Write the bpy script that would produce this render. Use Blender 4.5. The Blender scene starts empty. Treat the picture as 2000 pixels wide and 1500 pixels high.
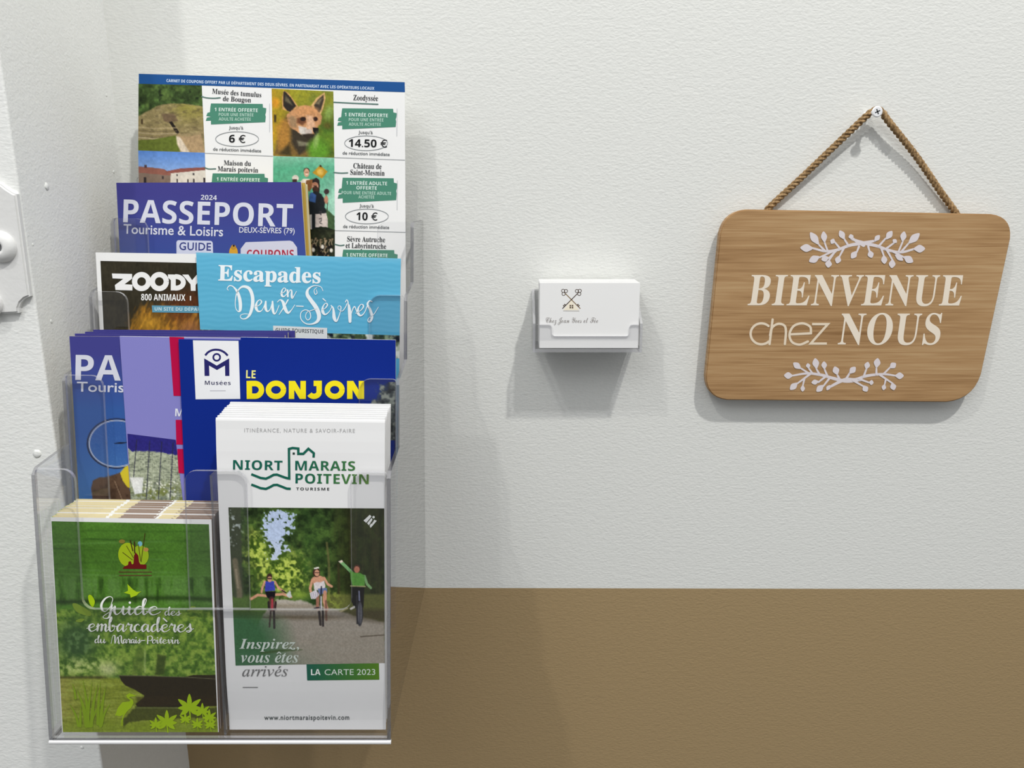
import bpy, bmesh, math, random
import numpy as np
from mathutils import Vector, Matrix
from mathutils.geometry import tessellate_polygon

random.seed(7)
SC = bpy.context.scene
COL = SC.collection

# ------------------------------------------------------------------ camera, world, lights, exposure
F = 1500.0                 # focal length in pixels of the 2000 px wide frame
PITCH = math.atan(1500.0 / 6300.0)
CP, SP = math.cos(PITCH), math.sin(PITCH)
D = 0.68                   # lens to wall, metres; the wall is the plane y = 0

cam_d = bpy.data.cameras.new('camera')
cam = bpy.data.objects.new('camera', cam_d)
COL.objects.link(cam)
cam.location = (0, -D, 0)
cam.rotation_euler = (math.pi / 2 - PITCH, 0, 0)
cam_d.sensor_fit = 'HORIZONTAL'
cam_d.sensor_width = 36.0
cam_d.lens = F / 2000.0 * 36.0
cam_d.clip_start = 0.01
SC.camera = cam

SC.view_settings.view_transform = 'Standard'
SC.view_settings.look = 'None'
SC.view_settings.gamma = 1.0
SC.view_settings.use_curve_mapping = False
SC.view_settings.exposure = -0.12

world = bpy.data.worlds.new('room_light')
SC.world = world
world.use_nodes = True
bg = world.node_tree.nodes['Background']
bg.inputs[0].default_value = (0.95, 0.97, 1.0, 1)
bg.inputs[1].default_value = 1.0
wnt = world.node_tree                      # a pale room above eye level, darker floor below
wtc = wnt.nodes.new('ShaderNodeTexCoord')
wsep = wnt.nodes.new('ShaderNodeSeparateXYZ')
wmap = wnt.nodes.new('ShaderNodeMapRange')
wmap.inputs[1].default_value, wmap.inputs[2].default_value = -1.0, 1.0
wrmp = wnt.nodes.new('ShaderNodeValToRGB')
for wpos, wval in ((0.28, 0.13), (0.42, 0.22), (0.50, 0.38), (0.62, 0.48)):
    we = wrmp.color_ramp.elements[0] if wpos == 0.28 else (wrmp.color_ramp.elements[1] if wpos == 0.62 else wrmp.color_ramp.elements.new(wpos))
    we.position = wpos
    we.color = (wval * 0.96, wval * 0.98, wval, 1)
wnt.links.new(wtc.outputs['Generated'], wsep.inputs[0])
wnt.links.new(wsep.outputs['Z'], wmap.inputs[0])
wnt.links.new(wmap.outputs[0], wrmp.inputs[0])
wnt.links.new(wrmp.outputs[0], bg.inputs[0])


def lamp(name, loc, target, power, radius, color, angle=150):
    d = bpy.data.lights.new(name, 'SPOT')
    d.energy = power
    d.shadow_soft_size = radius
    d.color = color
    d.spot_size = math.radians(angle)
    d.spot_blend = 1.0
    o = bpy.data.objects.new(name, d)
    COL.objects.link(o)
    o.location = loc
    v = Vector(target) - Vector(loc)
    o.rotation_euler = v.to_track_quat('-Z', 'Y').to_euler()
    return o


lamp('ceiling_spotlight', (0.62, -1.10, 1.70), (0.1, 0, 0), 112.0, 0.033, (1.0, 0.985, 0.955))
lamp('ceiling_spotlight', (-0.75, -1.10, 1.65), (0.0, 0, 0), 36.0, 0.025, (1.0, 0.985, 0.955))

fill_d = bpy.data.lights.new('soft_fill', 'AREA')  # unseen soft fill light, added to brighten the pillar and left side
fill_d.energy = 11.0
fill_d.shape = 'RECTANGLE'
fill_d.size, fill_d.size_y = 1.1, 0.9
fill_d.color = (0.97, 0.99, 1.0)
fill = bpy.data.objects.new('soft_fill', fill_d)
COL.objects.link(fill)
fill.location = (-0.75, -1.7, 1.45)
fill.rotation_euler = (Vector((-0.1, 0, 0.1)) - fill.location).to_track_quat('-Z', 'Y').to_euler()

SC.cycles.transparent_max_bounces = 48
SC.cycles.max_bounces = 16
SC.cycles.glossy_bounces = 6
SC.cycles.transmission_bounces = 14


# ------------------------------------------------------------------ geometry of the view: photo pixel -> ray
def rays(uv):
    uv = np.asarray(uv, float).reshape(-1, 2)
    a = (uv[:, 0] - 1000.0) / F
    b = (750.0 - uv[:, 1]) / F
    return a, CP + b * SP, -SP + b * CP


class Surf:
    """A sheet standing in the room: distance from the lens Y = Y0 + k (z - z0) + bulges."""

    def __init__(self, Y0, z0=0.0, k=0.0, bul=(), lim=None):
        self.Y0, self.z0, self.k, self.bul, self.lim = Y0, z0, k, bul, lim

    def Y(self, x, z):
        r = self.Y0 + self.k * (z - self.z0)
        for (amp, zc, w) in self.bul:
            r = r + amp * np.exp(-((z - zc) / w) ** 2)
        return r

    def shift(self, d):
        return Surf(self.Y0 + d, self.z0, self.k, self.bul, self.lim)

    def pix(self, uv, off=0.0):
        a, cy, cz = rays(uv)
        t = np.full(a.shape, self.Y0)
        for _ in range(25):
            t = self.Y(a * t, cz * t) / cy
        Y = cy * t
        p = np.stack([a * t, Y - D, cz * t], 1)
        if self.lim:
            lo, hi = self.lim(p[:, 2])
            p[:, 0] = np.clip(p[:, 0], lo, hi)
        if off:                                   # lift the ink off the paper, towards the room
            f = 1.0 - off / Y
            p = np.stack([p[:, 0] * f, (p[:, 1] + D) * f - D, p[:, 2] * f], 1)
        return p

    def at(self, x, z):
        return np.stack([x, self.Y(x, z) - D, z], 1)


def lin(c):
    c = np.asarray(c, float) / 255.0
    return np.where(c <= 0.04045, c / 12.92, ((c + 0.055) / 1.055) ** 2.4)


# ------------------------------------------------------------------ materials
def node_mat(name, rough=0.5, spec=0.5):
    m = bpy.data.materials.new(name)
    m.use_nodes = True
    p = m.node_tree.nodes['Principled BSDF']
    p.inputs['Roughness'].default_value = rough
    p.inputs['Specular IOR Level'].default_value = spec
    return m, m.node_tree, p


def plain(name, rgb, rough=0.5, spec=0.5, metal=0.0, bump=0.0, bscale=400.0):
    m, nt, p = node_mat(name, rough, spec)
    p.inputs['Base Color'].default_value = (*lin(rgb), 1)
    p.inputs['Metallic'].default_value = metal
    if bump:
        add_bump(nt, p, bscale, bump)
    return m


def add_bump(nt, p, scale, strength, detail=2.0, dist=0.001, mapping=None):
    tc = nt.nodes.new('ShaderNodeTexCoord')
    n = nt.nodes.new('ShaderNodeTexNoise')
    n.inputs['Scale'].default_value = scale
    n.inputs['Detail'].default_value = detail
    b = nt.nodes.new('ShaderNodeBump')
    b.inputs['Strength'].default_value = strength
    b.inputs['Distance'].default_value = dist
    nt.links.new(tc.outputs['Object'], n.inputs['Vector'])
    nt.links.new(n.outputs['Fac'], b.inputs['Height'])
    nt.links.new(b.outputs['Normal'], p.inputs['Normal'])


def ink_mat(name, rough, spec=0.4):
    m, nt, p = node_mat(name, rough, spec)
    a = nt.nodes.new('ShaderNodeVertexColor')
    a.layer_name = 'ink'
    nt.links.new(a.outputs['Color'], p.inputs['Base Color'])
    return m


INK = ink_mat('printed_ink', 0.5, 0.12)
PAPER_W = plain('white_paper', (236, 236, 235), 0.6, 0.2)


def wall_paint(name, rgb, bump=0.32):
    m, nt, p = node_mat(name, 0.62, 0.25)
    tc = nt.nodes.new('ShaderNodeTexCoord')
    n1 = nt.nodes.new('ShaderNodeTexNoise'); n1.inputs['Scale'].default_value = 430; n1.inputs['Detail'].default_value = 3
    n2 = nt.nodes.new('ShaderNodeTexNoise'); n2.inputs['Scale'].default_value = 190; n2.inputs['Detail'].default_value = 2
    mp = nt.nodes.new('ShaderNodeMapping'); mp.inputs['Scale'].default_value = (0.7, 1, 1.3)
    ad = nt.nodes.new('ShaderNodeMath'); ad.operation = 'MULTIPLY_ADD'; ad.inputs[1].default_value = 0.6
    nt.links.new(tc.outputs['Object'], mp.inputs['Vector'])
    nt.links.new(mp.outputs['Vector'], n1.inputs['Vector'])
    nt.links.new(mp.outputs['Vector'], n2.inputs['Vector'])
    nt.links.new(n2.outputs['Fac'], ad.inputs[0])
    nt.links.new(n1.outputs['Fac'], ad.inputs[2])
    b = nt.nodes.new('ShaderNodeBump'); b.inputs['Strength'].default_value = bump; b.inputs['Distance'].default_value = 0.0012
    nt.links.new(ad.outputs[0], b.inputs['Height'])
    nt.links.new(b.outputs['Normal'], p.inputs['Normal'])
    r = nt.nodes.new('ShaderNodeValToRGB')
    c = lin(rgb)
    r.color_ramp.elements[0].position = 0.3
    r.color_ramp.elements[1].position = 0.7
    r.color_ramp.elements[0].color = (*(c * 0.985), 1)
    r.color_ramp.elements[1].color = (*np.minimum(c * 1.01, 1), 1)
    nt.links.new(n2.outputs['Fac'], r.inputs['Fac'])
    nt.links.new(r.outputs['Color'], p.inputs['Base Color'])
    return m


WALL_WHITE = wall_paint('white_wall_paint', (226, 227, 223))
WALL_BEIGE = wall_paint('beige_wall_paint', (163, 140, 103))
PIER_WHITE = wall_paint('white_pillar_paint', (238, 239, 236), 0.28)


def acrylic(name, tint, gloss=1.0):
    m = bpy.data.materials.new(name)
    m.use_nodes = True
    nt = m.node_tree
    nt.nodes.clear()
    out = nt.nodes.new('ShaderNodeOutputMaterial')
    tr = nt.nodes.new('ShaderNodeBsdfTransparent'); tr.inputs[0].default_value = (*tint, 1)
    gl = nt.nodes.new('ShaderNodeBsdfGlossy'); gl.inputs['Roughness'].default_value = 0.02
    fr = nt.nodes.new('ShaderNodeFresnel'); fr.inputs['IOR'].default_value = 1.49
    mu = nt.nodes.new('ShaderNodeMath'); mu.operation = 'MULTIPLY'; mu.inputs[1].default_value = gloss
    mx = nt.nodes.new('ShaderNodeMixShader')
    geo = nt.nodes.new('ShaderNodeNewGeometry')
    sel = nt.nodes.new('ShaderNodeMath'); sel.operation = 'SUBTRACT'; sel.inputs[0].default_value = 1.0
    mu2 = nt.nodes.new('ShaderNodeMath'); mu2.operation = 'MULTIPLY'
    nt.links.new(geo.outputs['Backfacing'], sel.inputs[1])
    nt.links.new(fr.outputs[0], mu.inputs[0])
    nt.links.new(mu.outputs[0], mu2.inputs[0])
    nt.links.new(sel.outputs[0], mu2.inputs[1])
    nt.links.new(mu2.outputs[0], mx.inputs[0])
    nt.links.new(tr.outputs[0], mx.inputs[1])
    nt.links.new(gl.outputs[0], mx.inputs[2])
    nt.links.new(mx.outputs[0], out.inputs[0])
    return m


CLEAR = acrylic('clear_acrylic', (0.98, 0.98, 0.983), 1.9)
CLEAR_EDGE = None


def edge_acrylic(name='clear_acrylic_edge', t=0.60, g=0.22, white=0.0):
    m = bpy.data.materials.new(name)
    m.use_nodes = True
    nt = m.node_tree
    nt.nodes.clear()
    out = nt.nodes.new('ShaderNodeOutputMaterial')
    tr = nt.nodes.new('ShaderNodeBsdfTransparent'); tr.inputs[0].default_value = (t, t, t * 1.05, 1)
    gl = nt.nodes.new('ShaderNodeBsdfGlossy'); gl.inputs['Roughness'].default_value = 0.18
    gl.inputs[0].default_value = (0.9, 0.9, 0.93, 1)
    mx = nt.nodes.new('ShaderNodeMixShader'); mx.inputs[0].default_value = g
    nt.links.new(tr.outputs[0], mx.inputs[1])
    nt.links.new(gl.outputs[0], mx.inputs[2])
    res = mx
    if white:
        df = nt.nodes.new('ShaderNodeBsdfDiffuse'); df.inputs[0].default_value = (.9, .9, .9, 1)
        res = nt.nodes.new('ShaderNodeMixShader'); res.inputs[0].default_value = white
        nt.links.new(mx.outputs[0], res.inputs[1]); nt.links.new(df.outputs[0], res.inputs[2])
    nt.links.new(res.outputs[0], out.inputs[0])
    return m


CLEAR_EDGE = edge_acrylic('clear_acrylic_edge', .72, .3, .2)
DARK_EDGE = edge_acrylic('clear_acrylic_thick_edge', .42, .22, .06)
EDGE_GLEAM = edge_acrylic('acrylic_edge_gleam', .5, .3, .85)  # whitened so the gleam of the lower edge is in the colour


# ------------------------------------------------------------------ object helpers
def tag(o, label=None, cat=None, group=None, kind=None):
    if label: o['label'] = label
    if cat: o['category'] = cat
    if group: o['group'] = group
    if kind: o['kind'] = kind
    return o


def thing(name, label, cat, loc=(0, 0, 0), group=None):
    o = bpy.data.objects.new(name, None)
    o.empty_display_size = 0.02
    COL.objects.link(o)
    o.location = loc
    return tag(o, label, cat, group)


def link_mesh(name, me, mats, parent=None, label=None):
    o = bpy.data.objects.new(name, me)
    for m in (mats if isinstance(mats, (list, tuple)) else [mats]):
        me.materials.append(m)
    COL.objects.link(o)
    if parent is not None:
        o.parent = parent
        if parent.type == 'EMPTY':
            base = Vector(parent.location)
            if parent.parent: base += Vector(parent.parent.location)
        elif parent.parent is not None:
            base = Vector(parent.parent.location)
        else:
            base = Vector((0, 0, 0))
        me.transform(Matrix.Translation(-base))
    if label: o['label'] = label
    return o


def pymesh(name, verts, faces, mats, parent=None, fm=None, smooth=False, label=None):
    me = bpy.data.meshes.new(name)
    me.from_pydata([tuple(map(float, v)) for v in verts], [], [tuple(int(i) for i in f) for f in faces])
    if fm is not None:
        me.polygons.foreach_set('material_index', fm)
    if smooth:
        me.polygons.foreach_set('use_smooth', [True] * len(me.polygons))
    me.update()
    return link_mesh(name, me, mats, parent, label)


def bm_obj(name, bm, mats, parent=None, smooth=False, label=None):
    me = bpy.data.meshes.new(name)
    bmesh.ops.recalc_face_normals(bm, faces=bm.faces)
    bm.to_mesh(me)
    bm.free()
    if smooth:
        me.polygons.foreach_set('use_smooth', [True] * len(me.polygons))
    return link_mesh(name, me, mats, parent, label)


def prism(bm, poly, ext, edge_index=1):
    """poly: list of 3-D points of one face, ext: extrusion vector; side faces take material 1."""
    ext = Vector(ext)
    a = [bm.verts.new(p) for p in poly]
    b = [bm.verts.new(Vector(p) + ext) for p in poly]
    n = len(poly)
    f0 = bm.faces.new(a); f0.material_index = 0
    f1 = bm.faces.new(b[::-1]); f1.material_index = 0
    for i in range(n):
        f = bm.faces.new((a[i], b[i], b[(i + 1) % n], a[(i + 1) % n]))
        f.material_index = edge_index


def box(bm, x0, x1, y0, y1, z0, z1, mi=0):
    v = [bm.verts.new((x, y, z)) for x in (x0, x1) for y in (y0, y1) for z in (z0, z1)]
    for f in ((0, 1, 3, 2), (4, 6, 7, 5), (0, 4, 5, 1), (2, 3, 7, 6), (0, 2, 6, 4), (1, 5, 7, 3)):
        bm.faces.new([v[i] for i in f]).material_index = mi


# ------------------------------------------------------------------ 2-D art in photo pixels
def smooth_pts(pts, n=8, closed=False):
    P = np.asarray(pts, float)
    if len(P) < 3 and not closed:
        return P
    if closed:
        Q = np.vstack([P[-1], P, P[0], P[1]])
    else:
        Q = np.vstack([2 * P[0] - P[1], P, 2 * P[-1] - P[-2]])
    out = []
    for i in range(1, len(Q) - 2):
        p0, p1, p2, p3 = Q[i - 1], Q[i], Q[i + 1], Q[i + 2]
        for s in np.linspace(0, 1, n, endpoint=False):
            out.append(0.5 * (2 * p1 + (p2 - p0) * s + (2 * p0 - 5 * p1 + 4 * p2 - p3) * s * s + (3 * p1 - p0 - 3 * p2 + p3) * s ** 3))
    if not closed:
        out.append(Q[-2])
    return np.array(out)


BASES = {'sb': (0x1D5D4, 0x1D7EC), 'bi': (0x1D468, None), 'serif': (0x1D400, 0x1D7CE), 'script': (0x1D4D0, None),
         'si': (0x1D63C, None), 'it': (0x1D434, None), 'r': (None, None)}
DEC = {'é': ('e', 'ac'), 'è': ('e', 'gr'), 'ê': ('e', 'ci'), 'à': ('a', 'gr'), 'É': ('E', 'ac'), 'È': ('E', 'gr'), 'â': ('a', 'ci')}


def styled(s, st):
    base, dig = BASES[st]
    o = ''
    for ch in s:
        if base and 'A' <= ch <= 'Z': o += chr(base + ord(ch) - 65)
        elif base and 'a' <= ch <= 'z':
            o += '\u210e' if (st == 'it' and ch == 'h') else chr(base + 26 + ord(ch) - 97)
        elif base and dig and '0' <= ch <= '9': o += chr(dig + ord(ch) - 48)
        else: o += ch
    return o


_tm = {}


def text_mesh(s, st, spacing=1.0, offset=0.0, res=3):
    key = (s, st, spacing, offset, res)
    if key in _tm: return _tm[key]
    c = bpy.data.curves.new('t', 'FONT')
    c.body = styled(s, st)
    c.space_character = spacing
    c.resolution_u = res
    c.offset = offset
    o = bpy.data.objects.new('t', c)
    COL.objects.link(o)
    dg = bpy.context.evaluated_depsgraph_get()
    me = bpy.data.meshes.new_from_object(o.evaluated_get(dg))
    v = np.array([w.co[:2] for w in me.vertices]) if len(me.vertices) else np.zeros((0, 2))
    f = [tuple(p.vertices) for p in me.polygons]
    bpy.data.objects.remove(o)
    bpy.data.curves.remove(c)
    bpy.data.meshes.remove(me)
    _tm[key] = (v, f)
    return v, f


class Art:
    """Collects flat coloured shapes given in photo pixels and prints them on a surface."""

    def __init__(self, surf, off=0.00015):
        self.s, self.off = surf, off
        self.v, self.f, self.c = [], [], []
        self.n = 0
        self.z = 0

    def add(self, pts, faces, col, lift=None):
        self.z += 0.000004
        p = self.s.pix(pts, self.off + self.z)
        self.v.append(p)
        col = np.asarray(col, float)
        lc = lin(col)
        if lc.ndim == 1: lc = np.tile(lc, (len(p), 1))
        self.c.append(lc)
        self.f += [tuple(i + self.n for i in f) for f in faces]
        self.n += len(p)

    def poly(self, pts, col, smooth=0, closed=True):
        if smooth: pts = smooth_pts(pts, smooth, True)
        pts = [tuple(p) for p in pts]
        tris = tessellate_polygon([[Vector((p[0], p[1], 0)) for p in pts]])
        self.add(pts, tris, col)

    def quadgrad(self, pts, ca, cb, n=12):
        """quad TL TR BR BL with colours from left to right"""
        P = np.asarray(pts, float)
        vs, fs, cs = [], [], []
        for i in range(n + 1):
            s = i / n
            vs += [P[0] + s * (P[1] - P[0]), P[3] + s * (P[2] - P[3])]
            c = np.asarray(ca, float) * (1 - s) + np.asarray(cb, float) * s
            cs += [c, c]
            if i: fs.append((2 * i - 2, 2 * i, 2 * i + 1, 2 * i - 1))
        self.add(vs, fs, np.array(cs))

    def ellipse(self, cx, cy, rx, ry, col, n=40, rot=0.0):
        a = np.linspace(0, 2 * math.pi, n, endpoint=False)
        x, y = rx * np.cos(a), ry * np.sin(a)
        c, s = math.cos(rot), math.sin(rot)
        self.poly(np.stack([cx + x * c - y * s, cy + x * s + y * c], 1), col)

    def ring(self, cx, cy, rx, ry, w, col, a0=0, a1=360, n=48):
        a = np.radians(np.linspace(a0, a1, n))
        self.ribbon(np.stack([cx + rx * np.cos(a), cy + ry * np.sin(a)], 1), w, col, sm=0, caps=False)

    def ribbon(self, pts, w, col, sm=8, caps=True):
        """w: one width or a list along the control points"""
        P0 = np.asarray(pts, float)
        W0 = np.full(len(P0), float(w)) if np.isscalar(w) else np.asarray(w, float)
        Q = np.column_stack([P0, W0])
        Q = smooth_pts(Q, sm) if sm and len(P0) > 2 else Q
        P, W = Q[:, :2], np.maximum(Q[:, 2], 0.15)
        T = np.gradient(P, axis=0)
        T /= np.maximum(np.linalg.norm(T, axis=1, keepdims=True), 1e-9)
        N = np.stack([-T[:, 1], T[:, 0]], 1)
        L, R = P + N * W[:, None] / 2, P - N * W[:, None] / 2
        n = len(P)
        vs = np.vstack([L, R])
        fs = [(i, i + 1, n + i + 1, n + i) for i in range(n - 1)]
        self.add(vs, fs, col)
        if caps:
            for k in (0, -1):
                self.ellipse(P[k, 0], P[k, 1], W[k] / 2, W[k] / 2, col, 10)

    def line(self, pts, w, col):
        """straight mitred stroke with square ends"""
        P = np.asarray(pts, float)
        n = len(P)
        seg = np.diff(P, axis=0)
        seg /= np.linalg.norm(seg, axis=1, keepdims=True)
        L, R = [], []
        for i in range(n):
            if i == 0: m = np.array([-seg[0, 1], seg[0, 0]]); k = 1
            elif i == n - 1: m = np.array([-seg[-1, 1], seg[-1, 0]]); k = 1
            else:
                n1 = np.array([-seg[i - 1, 1], seg[i - 1, 0]]); n2 = np.array([-seg[i, 1], seg[i, 0]])
                m = n1 + n2; m /= np.linalg.norm(m)
                k = min(1 / max(m @ n1, 0.3), 2.5)
            L.append(P[i] + m * k * w / 2); R.append(P[i] - m * k * w / 2)
        self.add(np.vstack([L, R]), [(i, i + 1, n + i + 1, n + i) for i in range(n - 1)], col)

    def brush(self, pts, wmin, wmax, col, sm=8):
        """pen lettering: heavy on the way down, hairline on the way up"""
        P = smooth_pts(pts, sm)
        T = np.gradient(P, axis=0)
        T /= np.maximum(np.linalg.norm(T, axis=1, keepdims=True), 1e-9)
        d = np.clip(T[:, 1], 0, 1) ** 1.3
        w = wmin + (wmax - wmin) * d
        k = np.ones(7) / 7
        w = np.convolve(np.pad(w, 3, mode='edge'), k, 'valid')
        self.ribbon(P, w, col, sm=0)

    def text(self, s, st, p0, p1, h, col, spacing=1.0, bold=0.0, xh=False, skew=0.0, res=3, c2=None):
        plain_s = ''.join(DEC[c][0] if c in DEC and st != 'r' else c for c in s)
        v, f = text_mesh(plain_s, st, spacing, bold, res)
        if not len(v): return
        hv, _ = text_mesh('x' if xh else 'H', st, 1.0, bold, res)
        ch = hv[:, 1].max()
        x0, x1 = v[:, 0].min(), v[:, 0].max()
        p0, p1 = np.asarray(p0, float), np.asarray(p1, float)
        d = p1 - p0
        L = np.linalg.norm(d)
        up = np.array([d[1], -d[0]]) / L

        def m(q):
            q = np.asarray(q, float)
            y = q[:, 1:2] / ch * h
            return p0 + (q[:, 0:1] - x0) / (x1 - x0) * d + up * y + (d / L) * y * skew
        col = np.asarray(col, float)
        cc = col
        if c2 is not None:
            s_ = ((v[:, 0:1] - x0) / (x1 - x0))
            cc = col * (1 - s_) + np.asarray(c2, float) * s_
        self.add(m(v), f, cc)
        if st != 'r':
            for i, c in enumerate(s):
                if c in DEC:
                    b, kind = DEC[c]
                    pre, _ = text_mesh(plain_s[:i + 1], st, spacing, bold, res)
                    ch1, _ = text_mesh(b, st, 1.0, bold, res)
                    xr = pre[:, 0].max(); wl = np.ptp(ch1[:, 0]); xc = xr - wl / 2
                    top = ch1[:, 1].max() + 0.07
                    sl = 0.06 if st in ('it', 'bi', 'si', 'script') else 0.0
                    xc += sl
                    g = 0.14
                    if kind == 'ac': q = [(xc - .06, top), (xc + .02, top), (xc + .14, top + g), (xc + .02, top + g)]
                    elif kind == 'gr': q = [(xc + .06, top), (xc - .02, top), (xc - .14, top + g), (xc - .02, top + g)]
                    else: q = [(xc - .16, top), (xc - .08, top), (xc, top + g * .6), (xc + .08, top), (xc + .16, top), (xc + .04, top + g), (xc - .04, top + g)]
                    self.poly(m(np.array(q)), cc if cc.ndim == 1 else cc[len(cc) // 2])

    def build(self, name, parent, mat=None, label=None):
        me = bpy.data.meshes.new(name)
        V = np.vstack(self.v)
        me.from_pydata(V.tolist(), [], self.f)
        at = me.color_attributes.new('ink', 'FLOAT_COLOR', 'POINT')
        C = np.vstack(self.c)
        at.data.foreach_set('color', np.column_stack([C, np.ones(len(C))]).astype(np.float32).ravel())
        me.update()
        return link_mesh(name, me, mat or INK, parent, label)


# ------------------------------------------------------------------ pictures: a colour grid painted by a function of photo pixels
def hash2(i, j, seed):
    n = (i * 374761393 + j * 668265263 + seed * 982451653) & 0xFFFFFFFF
    n = ((n ^ (n >> 13)) * 1274126177) & 0xFFFFFFFF
    return ((n ^ (n >> 16)) & 0xFFFF) / 65535.0


def vn(U, V, sx, sy=None, seed=0):
    sy = sy or sx
    x, y = U / sx + 1000, V / sy + 1000
    i, j = np.floor(x).astype(np.int64), np.floor(y).astype(np.int64)
    fx, fy = x - i, y - j
    fx, fy = fx * fx * (3 - 2 * fx), fy * fy * (3 - 2 * fy)
    a, b = hash2(i, j, seed), hash2(i + 1, j, seed)
    c, d = hash2(i, j + 1, seed), hash2(i + 1, j + 1, seed)
    return (a * (1 - fx) + b * fx) * (1 - fy) + (c * (1 - fx) + d * fx) * fy


def fbm(U, V, s, seed=0, octv=3, sy=None):
    r, a, t = 0, 1.0, 0
    sy = sy or s
    for k in range(octv):
        r = r + a * vn(U, V, s / 2 ** k, sy / 2 ** k, seed + k)
        t += a; a *= 0.6
    return r / t


class Pic:
    def __init__(self, quad, step=1.6):
        q = np.asarray(quad, float)             # TL TR BR BL in photo pixels
        w = max(np.linalg.norm(q[1] - q[0]), np.linalg.norm(q[2] - q[3]))
        h = max(np.linalg.norm(q[3] - q[0]), np.linalg.norm(q[2] - q[1]))
        nx, ny = max(3, int(w / step) + 1), max(3, int(h / step) + 1)
        s, t = np.meshgrid(np.linspace(0, 1, nx), np.linspace(0, 1, ny))
        s, t = s[..., None], t[..., None]
        P = (q[0] * (1 - s) + q[1] * s) * (1 - t) + (q[3] * (1 - s) + q[2] * s) * t
        self.P, self.U, self.V, self.S, self.T = P, P[..., 0], P[..., 1], s[..., 0], t[..., 0]
        self.C = np.zeros(P.shape[:2] + (3,))
        self.nx, self.ny = nx, ny

    def fill(self, col): self.C[:] = col

    def mix(self, m, col):
        m = np.clip(m, 0, 1)[..., None]
        self.C = self.C * (1 - m) + np.asarray(col, float) * m

    def pd(self, pts):
        """signed distance to polygon, positive inside"""
        P = np.asarray(pts, float)
        d = np.full(self.U.shape, 1e9)
        ins = np.zeros(self.U.shape, bool)
        for a, b in zip(P, np.roll(P, -1, 0)):
            e = b - a
            l2 = e @ e + 1e-9
            t = np.clip(((self.U - a[0]) * e[0] + (self.V - a[1]) * e[1]) / l2, 0, 1)
            d = np.minimum(d, np.hypot(self.U - a[0] - t * e[0], self.V - a[1] - t * e[1]))
            if a[1] != b[1]:
                c = ((a[1] > self.V) != (b[1] > self.V)) & (self.U < e[0] * (self.V - a[1]) / (b[1] - a[1]) + a[0])
                ins ^= c
        return np.where(ins, d, -d)

    def poly(self, pts, col, soft=0.8, sm=0, al=1.0, jit=0.0, js=4, seed=3):
        if sm: pts = smooth_pts(pts, sm, True)
        d = self.pd(pts)
        if jit: d = d + (fbm(self.U, self.V, js, seed) - 0.5) * 2 * jit
        self.mix(np.clip(d / soft + 0.5, 0, 1) * al, col)

    def ell(self, cx, cy, rx, ry, col, soft=0.8, rot=0.0, al=1.0):
        c, s = math.cos(rot), math.sin(rot)
        x, y = (self.U - cx) * c + (self.V - cy) * s, -(self.U - cx) * s + (self.V - cy) * c
        r = np.hypot(x / rx, y / ry)
        self.mix(np.clip((1 - r) * min(rx, ry) / soft + 0.5, 0, 1) * al, col)

    def line(self, pts, w, col, soft=0.8, al=1.0):
        P = np.asarray(pts, float)
        W = np.full(len(P), float(w)) if np.isscalar(w) else np.asarray(w, float)
        m = np.zeros(self.U.shape)
        for i in range(len(P) - 1):
            a, b = P[i], P[i + 1]
            e = b - a
            t = np.clip(((self.U - a[0]) * e[0] + (self.V - a[1]) * e[1]) / (e @ e + 1e-9), 0, 1)
            d = np.hypot(self.U - a[0] - t * e[0], self.V - a[1] - t * e[1])
            m = np.maximum(m, np.clip(((W[i] * (1 - t) + W[i + 1] * t) / 2 - d) / soft + 0.5, 0, 1))
        self.mix(m * al, col)

    def grain(self, s, amt, seed=0, octv=3, sy=None):
        self.C = self.C * (1 + (fbm(self.U, self.V, s, seed, octv, sy) - 0.5) * 2 * amt)[..., None]

    def build(self, name, parent, surf, off=0.0001, mat=None):
        p = surf.pix(self.P.reshape(-1, 2), off)
        i = np.arange(self.nx * self.ny).reshape(self.ny, self.nx)
        f = np.stack([i[:-1, :-1], i[1:, :-1], i[1:, 1:], i[:-1, 1:]], -1).reshape(-1, 4)
        me = bpy.data.meshes.new(name)
        me.from_pydata(p.tolist(), [], f.tolist())
        at = me.color_attributes.new('ink', 'FLOAT_COLOR', 'POINT')
        C = lin(np.clip(self.C, 0, 255)).reshape(-1, 3)
        at.data.foreach_set('color', np.column_stack([C, np.ones(len(C))]).astype(np.float32).ravel())
        me.update()
        return link_mesh(name, me, mat or INK, parent)


# ------------------------------------------------------------------ paper goods
def edge_pts(surf, TL, TR, BL, BR, zbot):
    w = surf.pix([TL, TR, BL, BR])
    def ext(a, b):
        s = (zbot - a[2]) / (b[2] - a[2])
        x = a[0] + s * (b[0] - a[0])
        if surf.lim:
            lo, hi = surf.lim(zbot)
            x = min(max(x, lo), hi)
        return np.array([x, 0, zbot])
    return w[0], w[1], ext(w[0], w[2]), ext(w[1], w[3])


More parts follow.
